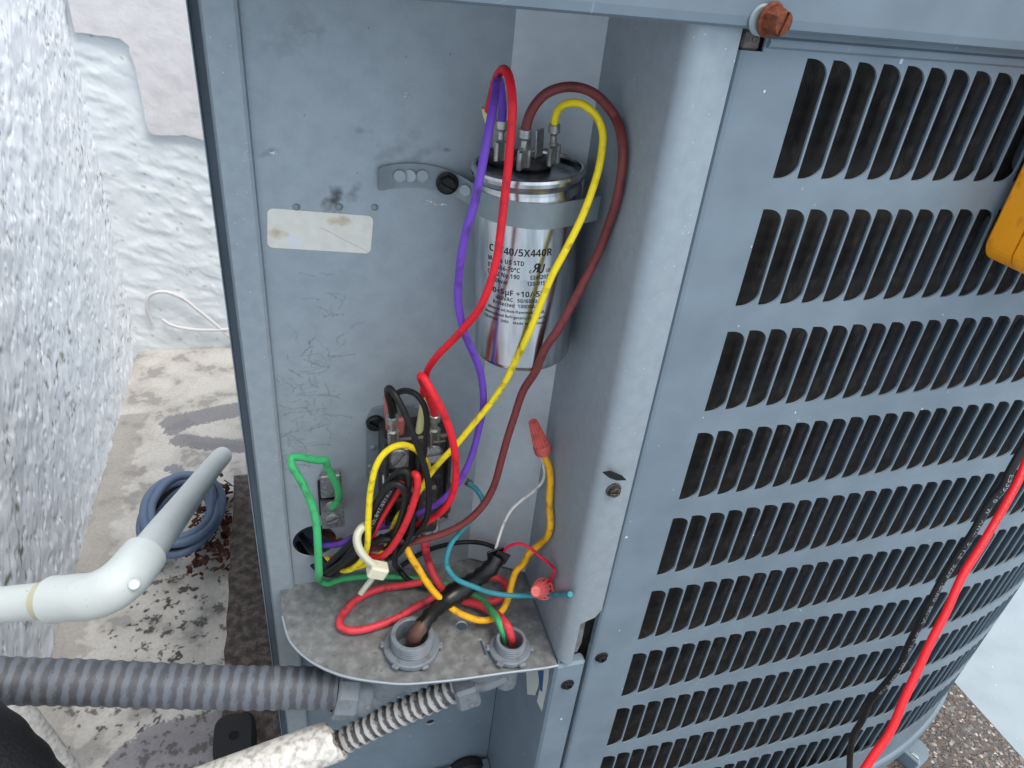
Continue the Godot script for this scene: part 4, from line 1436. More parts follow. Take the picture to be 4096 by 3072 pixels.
func build_wires() -> void:
	var w := wire("red_wire", "bright red wire from the capacitor down to the contactor's nylon sleeved terminal", [88.2, 614.3, -74.1, 87.8, 619.7, -70.1, 86.7, 628.1, -62.1, 85.9, 634.1, -52.1, 85.9, 635.5, -46.1, 85.8, 633.5, -39.1, 85.7, 626.2, -32.1, 85.6, 618.3, -30.1, 85.0, 610.3, -28.1, 85.1, 602.7, -28.1, 84.9, 595.5, -28.1, 84.7, 586.3, -28.1, 84.4, 576.7, -28.1, 84.0, 566.7, -28.1, 82.6, 556.5, -28.1, 80.4, 546.2, -29.1, 78.7, 539.4, -31.1, 74.9, 529.1, -36.1, 70.4, 518.2, -42.1, 65.4, 507.5, -48.1, 62.2, 494.6, -56.1, 62.0, 480.6, -64.1, 62.8, 467.9, -70.1], 1.78, M.red_wire)
	obj("nylon_sleeve", tube([88.0, 615.5, -77.1, 88.6, 613.3, -77.1, 89.9, 609.7, -76.1, 91.2, 606.5, -76.1], 3.6, 10, 2.0, 0.6), M.sleeve_nylon, w)
	obj("nylon_sleeve", tube([64.3, 470.4, -70.1, 64.2, 466.0, -71.1, 63.7, 454.3, -74.1, 63.0, 442.5, -76.1], 3.7, 10, 2.0, 0.6), M.sleeve_nylon, w)
	w = wire("purple_wire", "purple wire arching beside the red one in front of the capacitor", [92.4, 611.5, -66.1, 91.3, 617.0, -63.1, 88.8, 624.0, -58.1, 85.6, 630.4, -52.1, 83.5, 630.5, -48.1, 81.0, 625.8, -41.1, 78.5, 619.2, -35.1, 76.3, 611.0, -31.1, 75.1, 603.1, -30.1, 73.7, 595.1, -29.1, 72.4, 586.5, -29.1, 70.8, 578.6, -30.1, 69.8, 568.7, -32.1, 69.5, 557.7, -34.1, 70.3, 542.7, -37.1, 71.6, 535.3, -38.1, 75.4, 522.6, -40.1, 81.3, 509.3, -43.1, 86.4, 496.7, -46.1, 90.2, 478.1, -49.1, 90.7, 466.5, -51.1, 89.7, 455.4, -52.1, 88.5, 446.7, -52.1, 86.0, 434.9, -52.1, 82.5, 425.0, -52.1, 77.8, 415.8, -53.1, 70.5, 406.3, -54.1, 62.7, 399.6, -56.1, 55.9, 392.6, -60.1, 45.9, 383.0, -66.1, 34.7, 375.8, -72.1, 26.5, 367.5, -77.1, 17.9, 357.3, -82.1, 10.3, 350.4, -89.1, 2.6, 340.5, -102.1, -2.7, 328.6, -119.1], 1.82, M.purple_wire)
	crimp(w, Vector3(92.3, 612.1, -66.1), Vector3(92.1, 595.2, -64.1), 2.4)
	w = wire("brown_wire", "dull brown wire curving wide to the right of the capacitor", [97.5, 612.4, -48.1, 98.0, 616.6, -48.1, 100.2, 622.3, -48.1, 104.5, 627.1, -48.1, 110.3, 629.9, -47.1, 116.4, 630.6, -46.1, 122.9, 629.3, -45.1, 129.2, 625.5, -44.1, 134.3, 620.5, -43.1, 134.6, 615.7, -35.4, 134.6, 609.1, -30.4, 134.6, 600.4, -28.2, 134.6, 590.1, -28.4, 134.6, 577.7, -31.6, 132.3, 563.0, -33.1, 127.5, 552.4, -31.1, 123.8, 544.0, -30.1, 117.3, 527.6, -30.1, 113.1, 516.8, -32.1, 111.2, 502.8, -35.1, 107.7, 487.8, -40.1, 105.5, 471.3, -42.1, 103.4, 456.6, -43.1, 101.7, 441.2, -44.1, 100.0, 425.1, -45.1, 97.2, 413.5, -46.1, 92.1, 402.9, -47.1, 84.3, 393.7, -48.1, 72.3, 385.9, -50.1, 59.9, 381.4, -52.1, 52.2, 376.2, -56.1, 40.8, 365.5, -66.1, 29.9, 355.0, -78.1, 20.2, 350.0, -90.1, 13.8, 344.7, -102.1, 8.0, 334.0, -119.1], 2.06, M.brown_wire)
	crimp(w, Vector3(97.4, 613.3, -48.1), Vector3(98.2, 596.0, -50.1), 2.4)
	w = wire("yellow_wire", "bright yellow wire crossing diagonally in front of the capacitor to the contactor", [113.7, 612.8, -58.1, 113.4, 617.3, -57.1, 114.6, 621.0, -55.1, 117.1, 623.3, -52.1, 120.7, 623.8, -49.1, 124.5, 621.9, -46.1, 127.5, 618.5, -43.1, 128.8, 613.8, -40.1, 128.2, 607.8, -37.1, 126.6, 600.4, -34.1, 123.7, 591.8, -31.1, 120.0, 581.3, -29.1, 115.0, 568.9, -28.1, 109.8, 555.7, -28.1, 107.4, 545.1, -29.1, 103.6, 526.3, -31.1, 100.1, 504.2, -38.1, 97.9, 494.7, -40.1, 95.4, 486.7, -42.1, 89.9, 475.1, -44.1, 83.5, 463.3, -46.1, 76.6, 451.9, -47.1, 69.4, 441.8, -48.1, 64.0, 432.7, -49.1, 59.9, 421.8, -51.1, 55.4, 410.3, -54.1, 48.8, 396.8, -58.1, 45.6, 383.1, -61.1, 43.1, 368.9, -64.1, 36.6, 355.1, -68.1, 26.6, 343.6, -74.1, 17.4, 338.1, -82.1, 10.8, 334.3, -92.1, 3.2, 331.6, -104.1, -4.6, 326.0, -122.1], 1.64, M.yellow_wire)
	crimp(w, Vector3(113.7, 613.4, -58.1), Vector3(115.6, 595.4, -60.1), 2.3)
	wire("yellow_wire", "second yellow wire arching left of the contactor and down behind the cable tie", [66.3, 424.8, -64.1, 63.2, 434.7, -58.1, 58.2, 446.0, -52.1, 53.1, 453.1, -48.1, 47.8, 456.6, -46.1, 42.6, 455.1, -46.1, 38.1, 450.8, -46.1, 34.8, 443.6, -46.1, 33.0, 435.0, -46.1, 31.6, 424.2, -46.1, 31.0, 413.9, -46.1, 30.5, 403.4, -46.1, 30.3, 393.6, -46.1, 29.4, 382.2, -48.1, 26.8, 371.1, -52.1, 22.5, 362.4, -56.1, 17.9, 355.2, -62.1, 12.6, 347.5, -74.1], 1.69, M.yellow_wire)
	w = wire("red_wire", "second red wire looping from the contactor's upper right crimp down into the bundle", [69.4, 457.4, -68.1, 66.8, 466.6, -64.1, 62.5, 479.3, -58.1, 58.6, 490.0, -52.1, 56.6, 496.4, -47.1, 57.1, 498.9, -42.1, 60.0, 494.3, -38.1, 64.3, 485.9, -36.1, 68.4, 475.7, -36.1, 71.5, 465.5, -36.1, 74.0, 453.2, -37.1, 75.4, 439.6, -38.1, 75.2, 426.3, -40.1, 73.0, 416.0, -42.1, 68.5, 405.0, -46.1, 63.3, 397.2, -50.1, 57.9, 389.4, -56.1, 51.3, 382.3, -62.1], 1.94, M.red_wire)
	crimp(w, Vector3(69.3, 458.4, -68.1), Vector3(70.2, 434.9, -72.1), 2.9)
	w = wire("black_wire", "thick black wire arching over the contactor from its left crimp", [46.4, 458.4, -68.1, 44.6, 469.5, -63.1, 42.4, 480.0, -57.1, 41.4, 487.6, -51.1, 42.0, 491.2, -46.1, 43.9, 489.6, -42.1, 47.0, 483.7, -39.1, 50.4, 474.3, -37.1, 53.5, 464.9, -36.1, 56.6, 454.8, -36.1, 59.1, 445.4, -36.1, 61.1, 432.5, -37.1, 61.9, 418.3, -39.1, 61.1, 404.1, -43.1, 57.7, 392.8, -48.1, 53.4, 383.8, -54.1, 48.5, 375.4, -60.1], 1.66, M.black_wire)
	crimp(w, Vector3(46.4, 459.3, -68.1), Vector3(47.1, 438.1, -70.1), 2.9)
	wire("black_wire", "black wire arching right behind the thick one at the contactor's top", [48.0, 460.6, -70.1, 46.2, 472.3, -64.1, 47.2, 481.8, -56.1, 50.5, 486.6, -50.1, 54.4, 486.9, -46.1, 57.8, 482.5, -44.1, 59.9, 474.6, -44.1, 60.2, 465.5, -44.1, 59.9, 455.5, -45.1, 59.3, 443.4, -47.1, 58.8, 425.3, -52.1], 1.53, M.black_wire)
	# the tied bundle under the contactor
	wire("black_wire", "dusty black wire loop standing upright in the tied bundle", [8.1, 344.0, -74.1, 15.0, 360.8, -66.1, 23.2, 377.2, -60.1, 30.5, 395.1, -56.1, 36.6, 414.0, -52.1, 40.7, 429.2, -48.1, 44.7, 439.0, -44.1, 47.9, 443.7, -41.1, 50.4, 442.9, -40.1, 50.9, 436.4, -40.1, 50.2, 427.2, -41.1, 49.1, 417.7, -42.1, 48.2, 406.5, -44.1, 46.5, 392.0, -48.1, 41.7, 375.5, -54.1], 1.94, M.black_wire)
	wire("black_wire", "inner black loop of the tied bundle below the screw terminal", [11.4, 350.3, -68.1, 19.7, 369.0, -60.1, 27.8, 389.1, -54.1, 33.1, 408.9, -50.1, 36.6, 422.4, -46.1, 40.3, 432.4, -42.1, 43.7, 436.3, -40.1, 47.0, 435.4, -39.1, 49.2, 430.1, -39.1, 48.9, 420.6, -40.1, 47.1, 407.5, -42.1, 44.6, 393.2, -46.1], 1.95, M.black_wire)
	var bw := wire("black_wire", "black wire with white print running down through the tied bundle", [45.0, 427.1, -48.1, 42.3, 422.3, -48.1, 38.8, 415.1, -48.1, 35.2, 406.1, -48.1, 32.6, 394.8, -50.1, 28.5, 381.5, -54.1, 21.3, 365.1, -60.1, 14.6, 350.4, -66.1], 1.67, M.black_wire)
	lead_text(bw, [42.7, 426.1, -48.1, 40.3, 421.6, -48.1, 37.2, 414.3, -48.1, 34.0, 406.3, -48.1, 31.8, 396.1, -50.1], 1.67, "FOR AWM 2 A/B 105C 600V", 2.1, M.lead_print)
	wire("dull_red_wire", "dull red wire looping at the front of the tied bundle", [52.1, 423.4, -48.1, 52.4, 433.9, -44.1, 53.3, 441.5, -40.1, 54.5, 443.3, -37.1, 54.9, 438.2, -36.1, 54.2, 430.9, -36.1, 52.0, 421.1, -36.1, 49.2, 410.2, -37.1, 45.7, 398.6, -39.1, 41.6, 387.5, -42.1, 37.3, 378.8, -46.1, 33.1, 373.9, -52.1, 28.1, 370.9, -60.1], 1.89, M.dull_red_wire)
	wire("dull_red_wire", "inner dull red wire seen between the black loops of the bundle", [49.5, 426.6, -52.1, 46.7, 420.1, -51.1, 43.0, 413.7, -50.1, 39.1, 405.8, -50.1, 35.6, 396.7, -51.1, 32.6, 385.3, -54.1, 26.5, 371.3, -60.1, 18.5, 357.5, -68.1, 12.3, 343.5, -84.1], 1.64, M.dull_red_wire)
	wire("black_wire", "black wire hanging down at the right edge of the tied bundle", [54.3, 414.0, -44.1, 54.5, 405.4, -44.1, 53.4, 394.7, -45.1, 50.6, 384.2, -47.1, 46.6, 374.4, -50.1, 41.7, 368.4, -54.1], 1.93, M.black_wire)
	wire("black_wire", "black wire crossing behind the tie towards the wire hole", [52.4, 394.3, -54.1, 44.6, 384.3, -57.1, 36.6, 377.6, -60.1, 28.7, 362.4, -66.1, 18.5, 345.8, -72.1, 11.7, 333.6, -80.1, 4.1, 328.6, -90.1, -3.3, 330.9, -102.1, -7.6, 322.5, -122.1], 2.01, M.black_wire)
	wire("black_wire", "black wire rising out of the wire hole under the earthing lug", [-5.3, 332.1, -120.1, -1.0, 343.6, -98.1, 4.5, 346.4, -84.1, 10.0, 344.6, -76.1, 15.0, 345.3, -72.1, 23.6, 355.2, -68.1, 31.9, 369.8, -64.1, 40.3, 378.5, -62.1], 1.95, M.black_wire)
	wire("black_wire", "slack black wire drooping onto the tray behind the amber wire", [46.4, 383.2, -50.1, 45.9, 372.0, -50.1, 54.6, 324.5, -83.5, 59.9, 320.5, -77.6, 67.3, 319.5, -72.1, 75.0, 319.5, -69.0], 1.78, M.black_wire)
	wire("grey_black_wire", "dusty dark wire arching across the back of the tray", [56.5, 322.5, -89.2, 65.3, 326.5, -91.5, 75.6, 332.5, -90.8, 87.4, 338.5, -87.3, 99.6, 340.5, -85.0, 110.2, 338.5, -83.5, 117.9, 336.5, -79.3, 120.9, 334.5, -73.5], 1.51, M.black_wire)
	wire("black_wire", "black wire wedged at the back of the tied bundle beside the contactor", [6.4, 349.2, -70.1, 14.1, 364.9, -64.1, 22.5, 379.1, -60.1, 29.0, 390.7, -58.1, 35.4, 402.0, -56.1, 41.6, 410.4, -54.1, 47.7, 415.4, -52.1, 53.0, 415.3, -50.1, 55.6, 409.5, -50.1, 54.5, 396.9, -52.1, 50.4, 383.6, -56.1], 2.04, M.black_wire)
	wire("black_wire", "dusty black wire lowest in the bundle just above the tie head", [8.6, 352.8, -64.1, 17.8, 366.7, -58.1, 25.9, 378.6, -54.1, 33.1, 385.9, -51.1, 40.0, 389.8, -48.1, 47.2, 388.3, -47.1, 54.1, 387.2, -48.1, 58.9, 389.3, -52.1], 2.11, M.black_wire)
	# cable tie
	var tie := thing("cable_tie", "ivory nylon cable tie cinched round the wire bundle with its cut tail", "cable tie")
	obj("strap", tube([30.7, 400.9, -50.1, 27.1, 402.9, -46.1, 24.6, 401.4, -43.1, 24.1, 397.4, -41.1, 25.5, 392.6, -39.1, 28.7, 386.8, -38.1, 33.0, 380.8, -38.1, 35.7, 376.1, -40.1], 2.3, 10, 2.0, 0.55), M.tie_nylon, tie)
	obj("tail", tube([34.0, 373.4, -40.1, 31.3, 368.3, -40.1, 28.3, 362.1, -41.1, 25.3, 354.5, -43.1], 1.7, 8, 2.0, 0.5), M.tie_nylon, tie)
	obj("head", box(Vector3(34.5, 377.4, -38.1), Vector3(10.5, 8.5, 8), 1.2, Basis(Vector3.BACK, -0.45)), M.tie_nylon, tie)

	# earth wire
	wire("green_wire", "faded green earth wire bent square from the lug and running down behind the bundle", [14.0, 387.9, -82.1, 16.3, 393.4, -79.1, 17.4, 402.3, -75.1, 16.4, 412.6, -72.1, 13.6, 422.8, -69.1, 11.4, 430.9, -67.1, 10.7, 436.8, -65.1, 7.5, 438.4, -63.1, 2.4, 442.6, -60.1, -2.6, 445.9, -58.1, -6.2, 447.3, -56.1, -6.2, 444.6, -54.1, -3.3, 438.2, -52.1, 0.0, 429.1, -50.1, 2.7, 419.4, -48.1, 3.8, 409.1, -46.1, 3.8, 397.2, -44.1, 3.5, 384.0, -44.1, 3.4, 372.8, -46.1, 4.9, 321.5, -87.8, 8.5, 319.0, -86.7, 14.5, 318.9, -88.2, 23.6, 318.9, -88.7, 31.6, 318.9, -88.1, 41.6, 318.9, -86.3, 55.6, 318.9, -82.7, 68.3, 318.9, -77.7, 80.9, 318.9, -72.1, 92.7, 319.1, -63.7, 101.7, 320.5, -53.3, 104.1, 328.5, -35.7, 104.9, 332.5, -25.0, 106.5, 328.5, -20.8, 109.6, 316.5, -22.2, 114.3, 296.5, -30.2], 2.07, M.green_wire)
	# supply wires
	wire("pink_wire", "faded red supply wire from the contactor running over the tray into the small conduit", [64.6, 374.5, -60.1, 65.6, 367.1, -60.1, 73.1, 330.5, -83.2, 75.2, 324.5, -76.6, 78.6, 320.5, -69.3, 82.9, 319.5, -62.0, 89.8, 319.5, -55.6, 98.6, 320.5, -49.4, 104.9, 324.5, -39.2, 107.5, 330.5, -28.5, 109.0, 332.5, -20.5, 110.9, 326.5, -18.0, 114.4, 310.5, -22.9, 118.0, 292.5, -30.1], 2.52, M.pink_wire)
	wire("pink_wire", "dusty red supply wire lying in a long loop on the tray", [67.4, 322.5, -73.2, 59.4, 320.5, -74.6, 50.4, 318.9, -76.1, 40.3, 318.9, -75.9, 29.9, 318.9, -72.8, 20.9, 318.9, -66.3, 14.4, 318.9, -57.7, 13.6, 318.9, -51.9, 17.8, 318.9, -48.0, 24.2, 318.9, -46.7, 34.7, 318.9, -47.5, 46.7, 318.9, -50.7, 59.4, 318.9, -56.4, 70.3, 319.5, -60.7, 80.6, 322.5, -61.8, 90.6, 324.5, -65.0, 99.8, 324.5, -68.2, 109.3, 324.5, -67.7, 117.3, 323.5, -64.9, 120.4, 322.5, -59.1, 117.6, 321.5, -53.1, 111.4, 320.5, -50.3, 103.3, 319.5, -51.3, 95.7, 318.9, -54.0, 90.2, 318.9, -57.1], 2.29, M.pink_wire)
	# thermostat wires
	wire("amber_wire", "amber yellow thermostat wire hanging from the upright wire nut and swinging across the tray", [130.6, 432.8, -58.1, 132.6, 429.3, -56.1, 134.6, 424.3, -53.3, 134.6, 417.5, -48.3, 134.6, 407.9, -46.4, 134.6, 399.8, -42.8, 134.6, 394.1, -39.0, 134.6, 384.7, -39.6, 134.4, 368.5, -48.1, 128.0, 361.6, -48.1, 125.2, 353.3, -48.1, 120.4, 347.7, -47.1, 117.6, 340.3, -44.1, 115.1, 333.9, -40.1, 110.8, 328.6, -36.1, 104.6, 324.2, -34.1, 96.5, 324.7, -34.1, 88.8, 327.3, -36.1, 80.3, 332.3, -39.1, 71.9, 340.5, -43.1, 64.9, 351.1, -46.1, 59.0, 363.2, -49.1, 54.7, 371.4, -52.1, 52.9, 376.7, -56.1, 54.0, 379.6, -60.1], 2.07, M.amber_wire)
	wire("white_wire", "thin white wire from the upright wire nut down to the taped cable end", [131.6, 430.1, -60.1, 133.0, 423.1, -59.1, 134.6, 416.3, -58.4, 134.6, 408.5, -59.6, 130.1, 399.9, -61.1, 123.7, 393.0, -62.1, 117.9, 385.7, -62.1, 113.9, 375.8, -61.1, 110.6, 366.9, -58.1, 107.7, 359.6, -54.1], 0.95, M.white_wire)
	w = wire("teal_wire", "blue green wire with a capped end curving down and out over the tray", [93.7, 401.2, -74.1, 97.2, 399.1, -70.1, 99.9, 395.9, -65.1, 99.3, 393.7, -61.1, 93.3, 390.2, -57.1, 85.7, 384.2, -53.1, 79.2, 378.2, -50.1, 75.9, 371.7, -47.1, 75.5, 364.7, -45.1, 75.8, 364.3, -44.1, 80.8, 357.1, -41.1, 90.6, 351.8, -38.1, 101.9, 347.0, -35.1, 114.2, 345.1, -32.1, 127.3, 345.4, -29.1, 134.6, 358.2, -17.1, 134.6, 378.1, 0.4], 1.58, M.teal_wire)
	obj("capped_end", tube([92.2, 401.2, -76.1, 93.3, 401.0, -75.1, 94.2, 401.2, -73.1], 2.36, 10, 1.5), M.lug_metal, w)
	wire("thin_red_wire", "thin crimson wire arching from the taped cable to the hanging wire nut", [112.1, 359.7, -52.1, 114.2, 367.7, -50.1, 119.4, 373.6, -46.1, 124.6, 373.7, -42.1, 130.3, 369.3, -38.1, 134.6, 368.9, -31.3, 134.6, 371.7, -23.5, 134.6, 366.7, -23.8, 134.6, 358.7, -27.3, 132.8, 356.2, -27.1], 0.91, M.thin_red_wire)
	# jacketed control cable
	var cab := thing("control_cable", "black taped control cable rising from the large conduit fitting", "cable")
	obj("outer_jacket", tube([56.5, 286.5, -45.6, 54.7, 310.5, -34.6, 54.4, 326.5, -28.4, 56.2, 334.5, -26.7, 59.9, 336.5, -29.4], 4.3, 12, 2.0), M.brown_jacket, cab)
	obj("black_sheath", tube([58.4, 335.5, -28.2, 62.9, 336.5, -32.8, 69.3, 336.5, -38.6, 75.6, 336.5, -43.4, 83.6, 338.5, -46.9, 92.7, 342.5, -48.4, 99.4, 348.5, -48.6, 105.0, 354.5, -49.0, 108.9, 358.5, -51.6], func(a, t): return 4.6 + 0.5 * sin(a * 0.9) + (2.2 * clampf((t - 0.25) * 5.0, 0, 1) - 1.6 * clampf((t - 0.55) * 6.0, 0, 1)), 12, 2.0), M.tape, cab)
	for e in [[108.2, 359.8, -53.1, 0.2, 11.0], [111.1, 359.6, -50.1, -0.5, 9.0], [104.7, 337.2, -56.1, 0.9, 10.0]]:
		obj("tape_flap", box(Vector3(e[0], e[1], e[2]), Vector3(e[4], e[4] * 0.85, 1.2), 0.4, Basis(Vector3(0.3, 0.4, 1).normalized(), e[3])), M.tape, cab)
	# wire nuts
	wire_nut("wire_nut", "upright dull red ribbed wire nut joining the amber and white wires", Vector3(131.7, 432.7, -58.1), Vector3(123.4, 453.4, -60.1), 5.18, M.nut_red)
	var cd := Vector3(-0.3, 0.7, 0.6)
	var nb := Vector3(132.5, 351.5, -28.1)
	wire_nut("wire_nut", "bright coral wire nut hanging nose first from the thin crimson wire", nb, nb + Vector3(-0.573, 0.603, 0.555) * 17.0, 6.51, M.nut_pink)

func wire_nut(called: String, label: String, base: Vector3, tip: Vector3, r: float, m: Material) -> void:
	var t := thing(called, label, "wire nut", Vector3.ZERO, "wire nuts in the compartment")
	var y := (tip - base).normalized()
	var x := y.cross(Vector3(0.2, 0.3, 0.93)).normalized()
	if x.length() < 0.1:
		x = y.cross(Vector3.UP).normalized()
	var B := Basis(x, y, x.cross(y))
	var L := base.distance_to(tip)
	var st := new_st()
	# skirt, then a ribbed cone
	add_lathe(st, [r * 0.7, 0, r, 0, r * 1.02, L * 0.06, r * 0.97, L * 0.2, r * 0.88, L * 0.24], 40, base, B)
	add_lathe(st, [0, 0.3, r * 0.7, 0.3], 24, base, B)
	var n := 12
	for i in 6:
		var t0 := i / 6.0
		var t1 := (i + 1) / 6.0
		for k in n * 4:
			var q := []
			var nn := []
			for e in [[t0, k], [t0, k + 1], [t1, k + 1], [t1, k]]:
				var a: float = TAU * e[1] / (n * 4)
				var rib := 1.0 if int(e[1]) % 4 < 2 else 0.80
				var rr: float = lerpf(r * 0.92, r * 0.5, e[0]) * rib
				q.append((base + B * Vector3(rr * sin(a), L * lerpf(0.22, 1.0, e[0]), rr * cos(a))) * MM)
			var fn: Vector3 = (q[1] - q[0]).cross(q[3] - q[0]).normalized()
			var am: float = TAU * (k + 0.5) / (n * 4)
			if fn.dot(B * Vector3(sin(am), 0, cos(am))) < 0.0:
				fn = -fn
			nn = [fn, fn, fn, fn]
			quadn(st, q, nn, [Vector2(0, 0), Vector2(1, 0), Vector2(1, 1), Vector2(0, 1)])
	for k in n * 4:
		var q := [(base + B * Vector3(0, L * 1.03, 0)) * MM]
		for kk in [k, k + 1]:
			var a: float = TAU * kk / (n * 4)
			var rr := r * 0.5 * (1.0 if kk % 4 < 2 else 0.78)
			q.append((base + B * Vector3(rr * sin(a), L, rr * cos(a))) * MM)
		tri(st, q, [y, y, y], [Vector2.ZERO, Vector2.RIGHT, Vector2.ONE])
	obj("shell", st.commit(), m, t)

# print that runs along a wire, on the side that faces away from the panel
func lead_text(parent: Node, path: Array, r: float, text: String, cap: float, m: Material, side := Vector3(0, 0.35, 0.93), upside := false) -> void:
	var c := smooth(pts(path), 0.5)
	var at := PackedFloat32Array([0.0])
	for i in range(1, c.size()):
		at.append(at[i - 1] + c[i].distance_to(c[i - 1]))
	var total := at[at.size() - 1]
	var st := new_st()
	var find := func(x: float) -> Array:
		x = clampf(x, 0.0, total - 0.01)
		var i := at.bsearch(x)
		i = clampi(i, 1, c.size() - 1)
		var t := (x - at[i - 1]) / maxf(1e-4, at[i] - at[i - 1])
		var tg := (c[mini(i + 2, c.size() - 1)] - c[maxi(i - 3, 0)]).normalized()
		return [c[i - 1].lerp(c[i], t), tg]
	var flip := -1.0 if upside else 1.0
	var rr := r + 0.07
	var bend := func(x: float, y: float):
		var f: Array = find.call(x)
		var out: Vector3 = (side - f[1] * side.dot(f[1])).normalized()
		var up: Vector3 = out.cross(f[1]) * flip
		var a := y / rr
		return (f[0] + (out * cos(a) + up * sin(a)) * rr) * MM
	var nor := func(x: float):
		var f: Array = find.call(x)
		return (side - f[1] * side.dot(f[1])).normalized()
	add_text(st, text, cap, 0.0, total, bend, nor)
	obj("printing", st.commit(), m, parent)

# ------------------------------------------------------------------ conduits and fittings
func fitting(called: String, label: String, at: Vector3, r: float, h: float, nut_r: float) -> void:
	var f := thing(called, label, "conduit fitting", at * MM, "threaded fittings through the tray")
	var prof := [r * 0.76, -30.0, r * 0.76, h - 0.6, r * 0.82, h, r * 0.95, h, r, h - 0.8]
	var y := h - 0.8
	while y > 4.2:
		prof.append_array([r, y, r * 0.94, y - 0.8, r * 0.94, y - 1.0, r, y - 1.5, r, y - 1.9])
		y -= 1.9
	prof.append_array([r, 0.5])
	var st := new_st()
	add_lathe(st, prof, 40)
	obj("threaded_nipple", st.commit(), M.grey_pvc, f)
	st = new_st()
	add_lathe(st, [r + 0.1, 0.3, nut_r, 0.3, nut_r, 2.8, nut_r - 0.8, 3.6, r + 0.1, 3.6], 40)
	for k in 6:
		var a := TAU * k / 6.0 + 0.3
		add_box(st, Vector3(sin(a), 0, cos(a)) * (nut_r + 0.6) + Vector3(0, 1.9, 0), Vector3(4.2, 2.6, 2.8), 0.7, Basis(Vector3.UP, a))
	obj("locknut", st.commit(), M.grey_pvc, f)

func build_conduits() -> void:
	fitting("conduit_fitting", "larger grey threaded conduit fitting with the black cable coming out of it", Vector3(53.4, 316.2, -30.2), 12.6, 13.0, 16.5)
	fitting("conduit_fitting", "smaller grey threaded conduit fitting with red and green wires going in", Vector3(110.6, 316.2, -15.8), 9.2, 10.5, 12.6)
	# large liquid-tight conduit and its elbow under the tray
	var c := thing("flexible_conduit", "thick dark grey ribbed conduit running in from the left to the tray", "conduit")
	obj("hose", tube([-198.4, 321.4, -61.7, -169.1, 306.4, -63.7, -129.5, 297.5, -60.0, -86.7, 289.3, -54.1, -46.2, 283.5, -47.7, -14.5, 280.1, -43.0, 9.9, 277.9, -38.7], func(a, _t): return 12.5 + 0.28 * clampf(sin(a * TAU / 7.4) * 1.6, -1, 1), 40, 0.7), M.conduit_grey, c)
	var e := thing("conduit_connector", "grey plastic elbow connector where the thick conduit meets the tray", "connector")
	var p0 := Vector3(7.6, 276.5, -38.6)
	var p1 := Vector3(20.9, 272.9, -37.4)
	var ax := frame_of(p0, p1)
	obj("gland_nut", lathe([12.4, 0, 15.6, 0, 16.6, 1.4, 16.6, 12.0, 15.6, 13.4, 12.4, 13.4], 10, p0, ax, true), M.grey_pvc, e)
	obj("gland_collar", lathe([13.6, 12.8, 13.6, 21, 12.6, 22.4, 0, 22.4], 28, p0, ax), M.grey_pvc, e)
	obj("elbow_body", tube([22.3, 272.5, -37.4, 34.0, 273.2, -38.9, 46.5, 296.0, -31.5, 53.4, 312.0, -30.3], 11.8, 28, 2.0), M.grey_pvc, e)
	# small corrugated conduit
	c = thing("flexible_conduit", "thin pale corrugated conduit slanting down from the tray into the white sleeve", "conduit")
	obj("hose", tube([89.2, 279.1, -25.8, 76.4, 269.2, -26.9, 57.9, 257.0, -30.0, 39.1, 244.4, -33.0, 21.3, 232.7, -34.7, 4.8, 222.3, -35.3, -16.3, 208.4, -36.7], func(a, _t): return 7.7 + 1.0 * sin(a * TAU / 6.0), 28, 0.6), M.flex_grey, c)
	e = thing("conduit_connector", "small grey angled connector at the upper end of the corrugated conduit", "connector")
	obj("clamp_body", box(Vector3(86.5, 279.2, -22.3), Vector3(15, 20, 22), 2.0, Basis(Vector3.BACK, 0.2)), M.grey_pvc, e)
	obj("clamp_lever", tube([92.1, 288.4, -15.9, 97.6, 291.6, -13.0, 103.8, 295.7, -12.0, 108.6, 298.5, -12.1], 4.6, 14, 2.0, 0.7), M.grey_pvc, e)
	obj("riser", tube([89.2, 279.1, -25.8, 104.8, 302.0, -16.9, 110.7, 313.0, -15.9], 8.4, 24, 2.0), M.grey_pvc, e)
	# the white sleeve over the conduit's lower end
	var s := thing("pipe_sleeve", "dirt streaked white pipe sleeve at the bottom edge round the corrugated conduit", "pipe")
	var a0 := Vector3(7.0, 237.2, -30.8)
	var a1 := Vector3(-99.3, 229.2, -17.4)
	var st := new_st()
	var B := frame_of(a1, a0)
	var L := a0.distance_to(a1)
	# its cut end is ragged
	var prof_n := 44
	var jag := fnoise(40, 0.8, 2)
	for k in prof_n:
		for seg in [[0.0, 0.94, 13.2, 13.2], [0.94, 1.0, 13.2, 13.0], [1.0, 1.0, 13.0, 10.6], [1.0, 0.9, 10.6, 10.4]]:
			var q := []
			var nn := []
			for v in [[seg[0], seg[2], k], [seg[0], seg[2], k + 1], [seg[1], seg[3], k + 1], [seg[1], seg[3], k]]:
				var a: float = TAU * v[2] / prof_n
				var cut := (jag.get_noise_2d(cos(a) * 1.5, sin(a) * 1.5) * 2.4 + 3.5 * sin(a + 0.6)) if v[0] > 0.92 else 0.0
				q.append((a1 + B * Vector3(v[1] * sin(a), L * v[0] + cut, v[1] * cos(a))) * MM)
				nn.append(B * (Vector3(sin(a), 0, cos(a)) if seg[2] == seg[3] or seg[1] == 1.0 and seg[0] < 1.0 else Vector3.UP if seg[0] == seg[1] else -Vector3(sin(a), 0, cos(a))))
			quadn(st, q, nn, [Vector2(0, 0), Vector2(1, 0), Vector2(1, 1), Vector2(0, 1)])
	obj("sleeve", st.commit(), M.dirty_white, s)

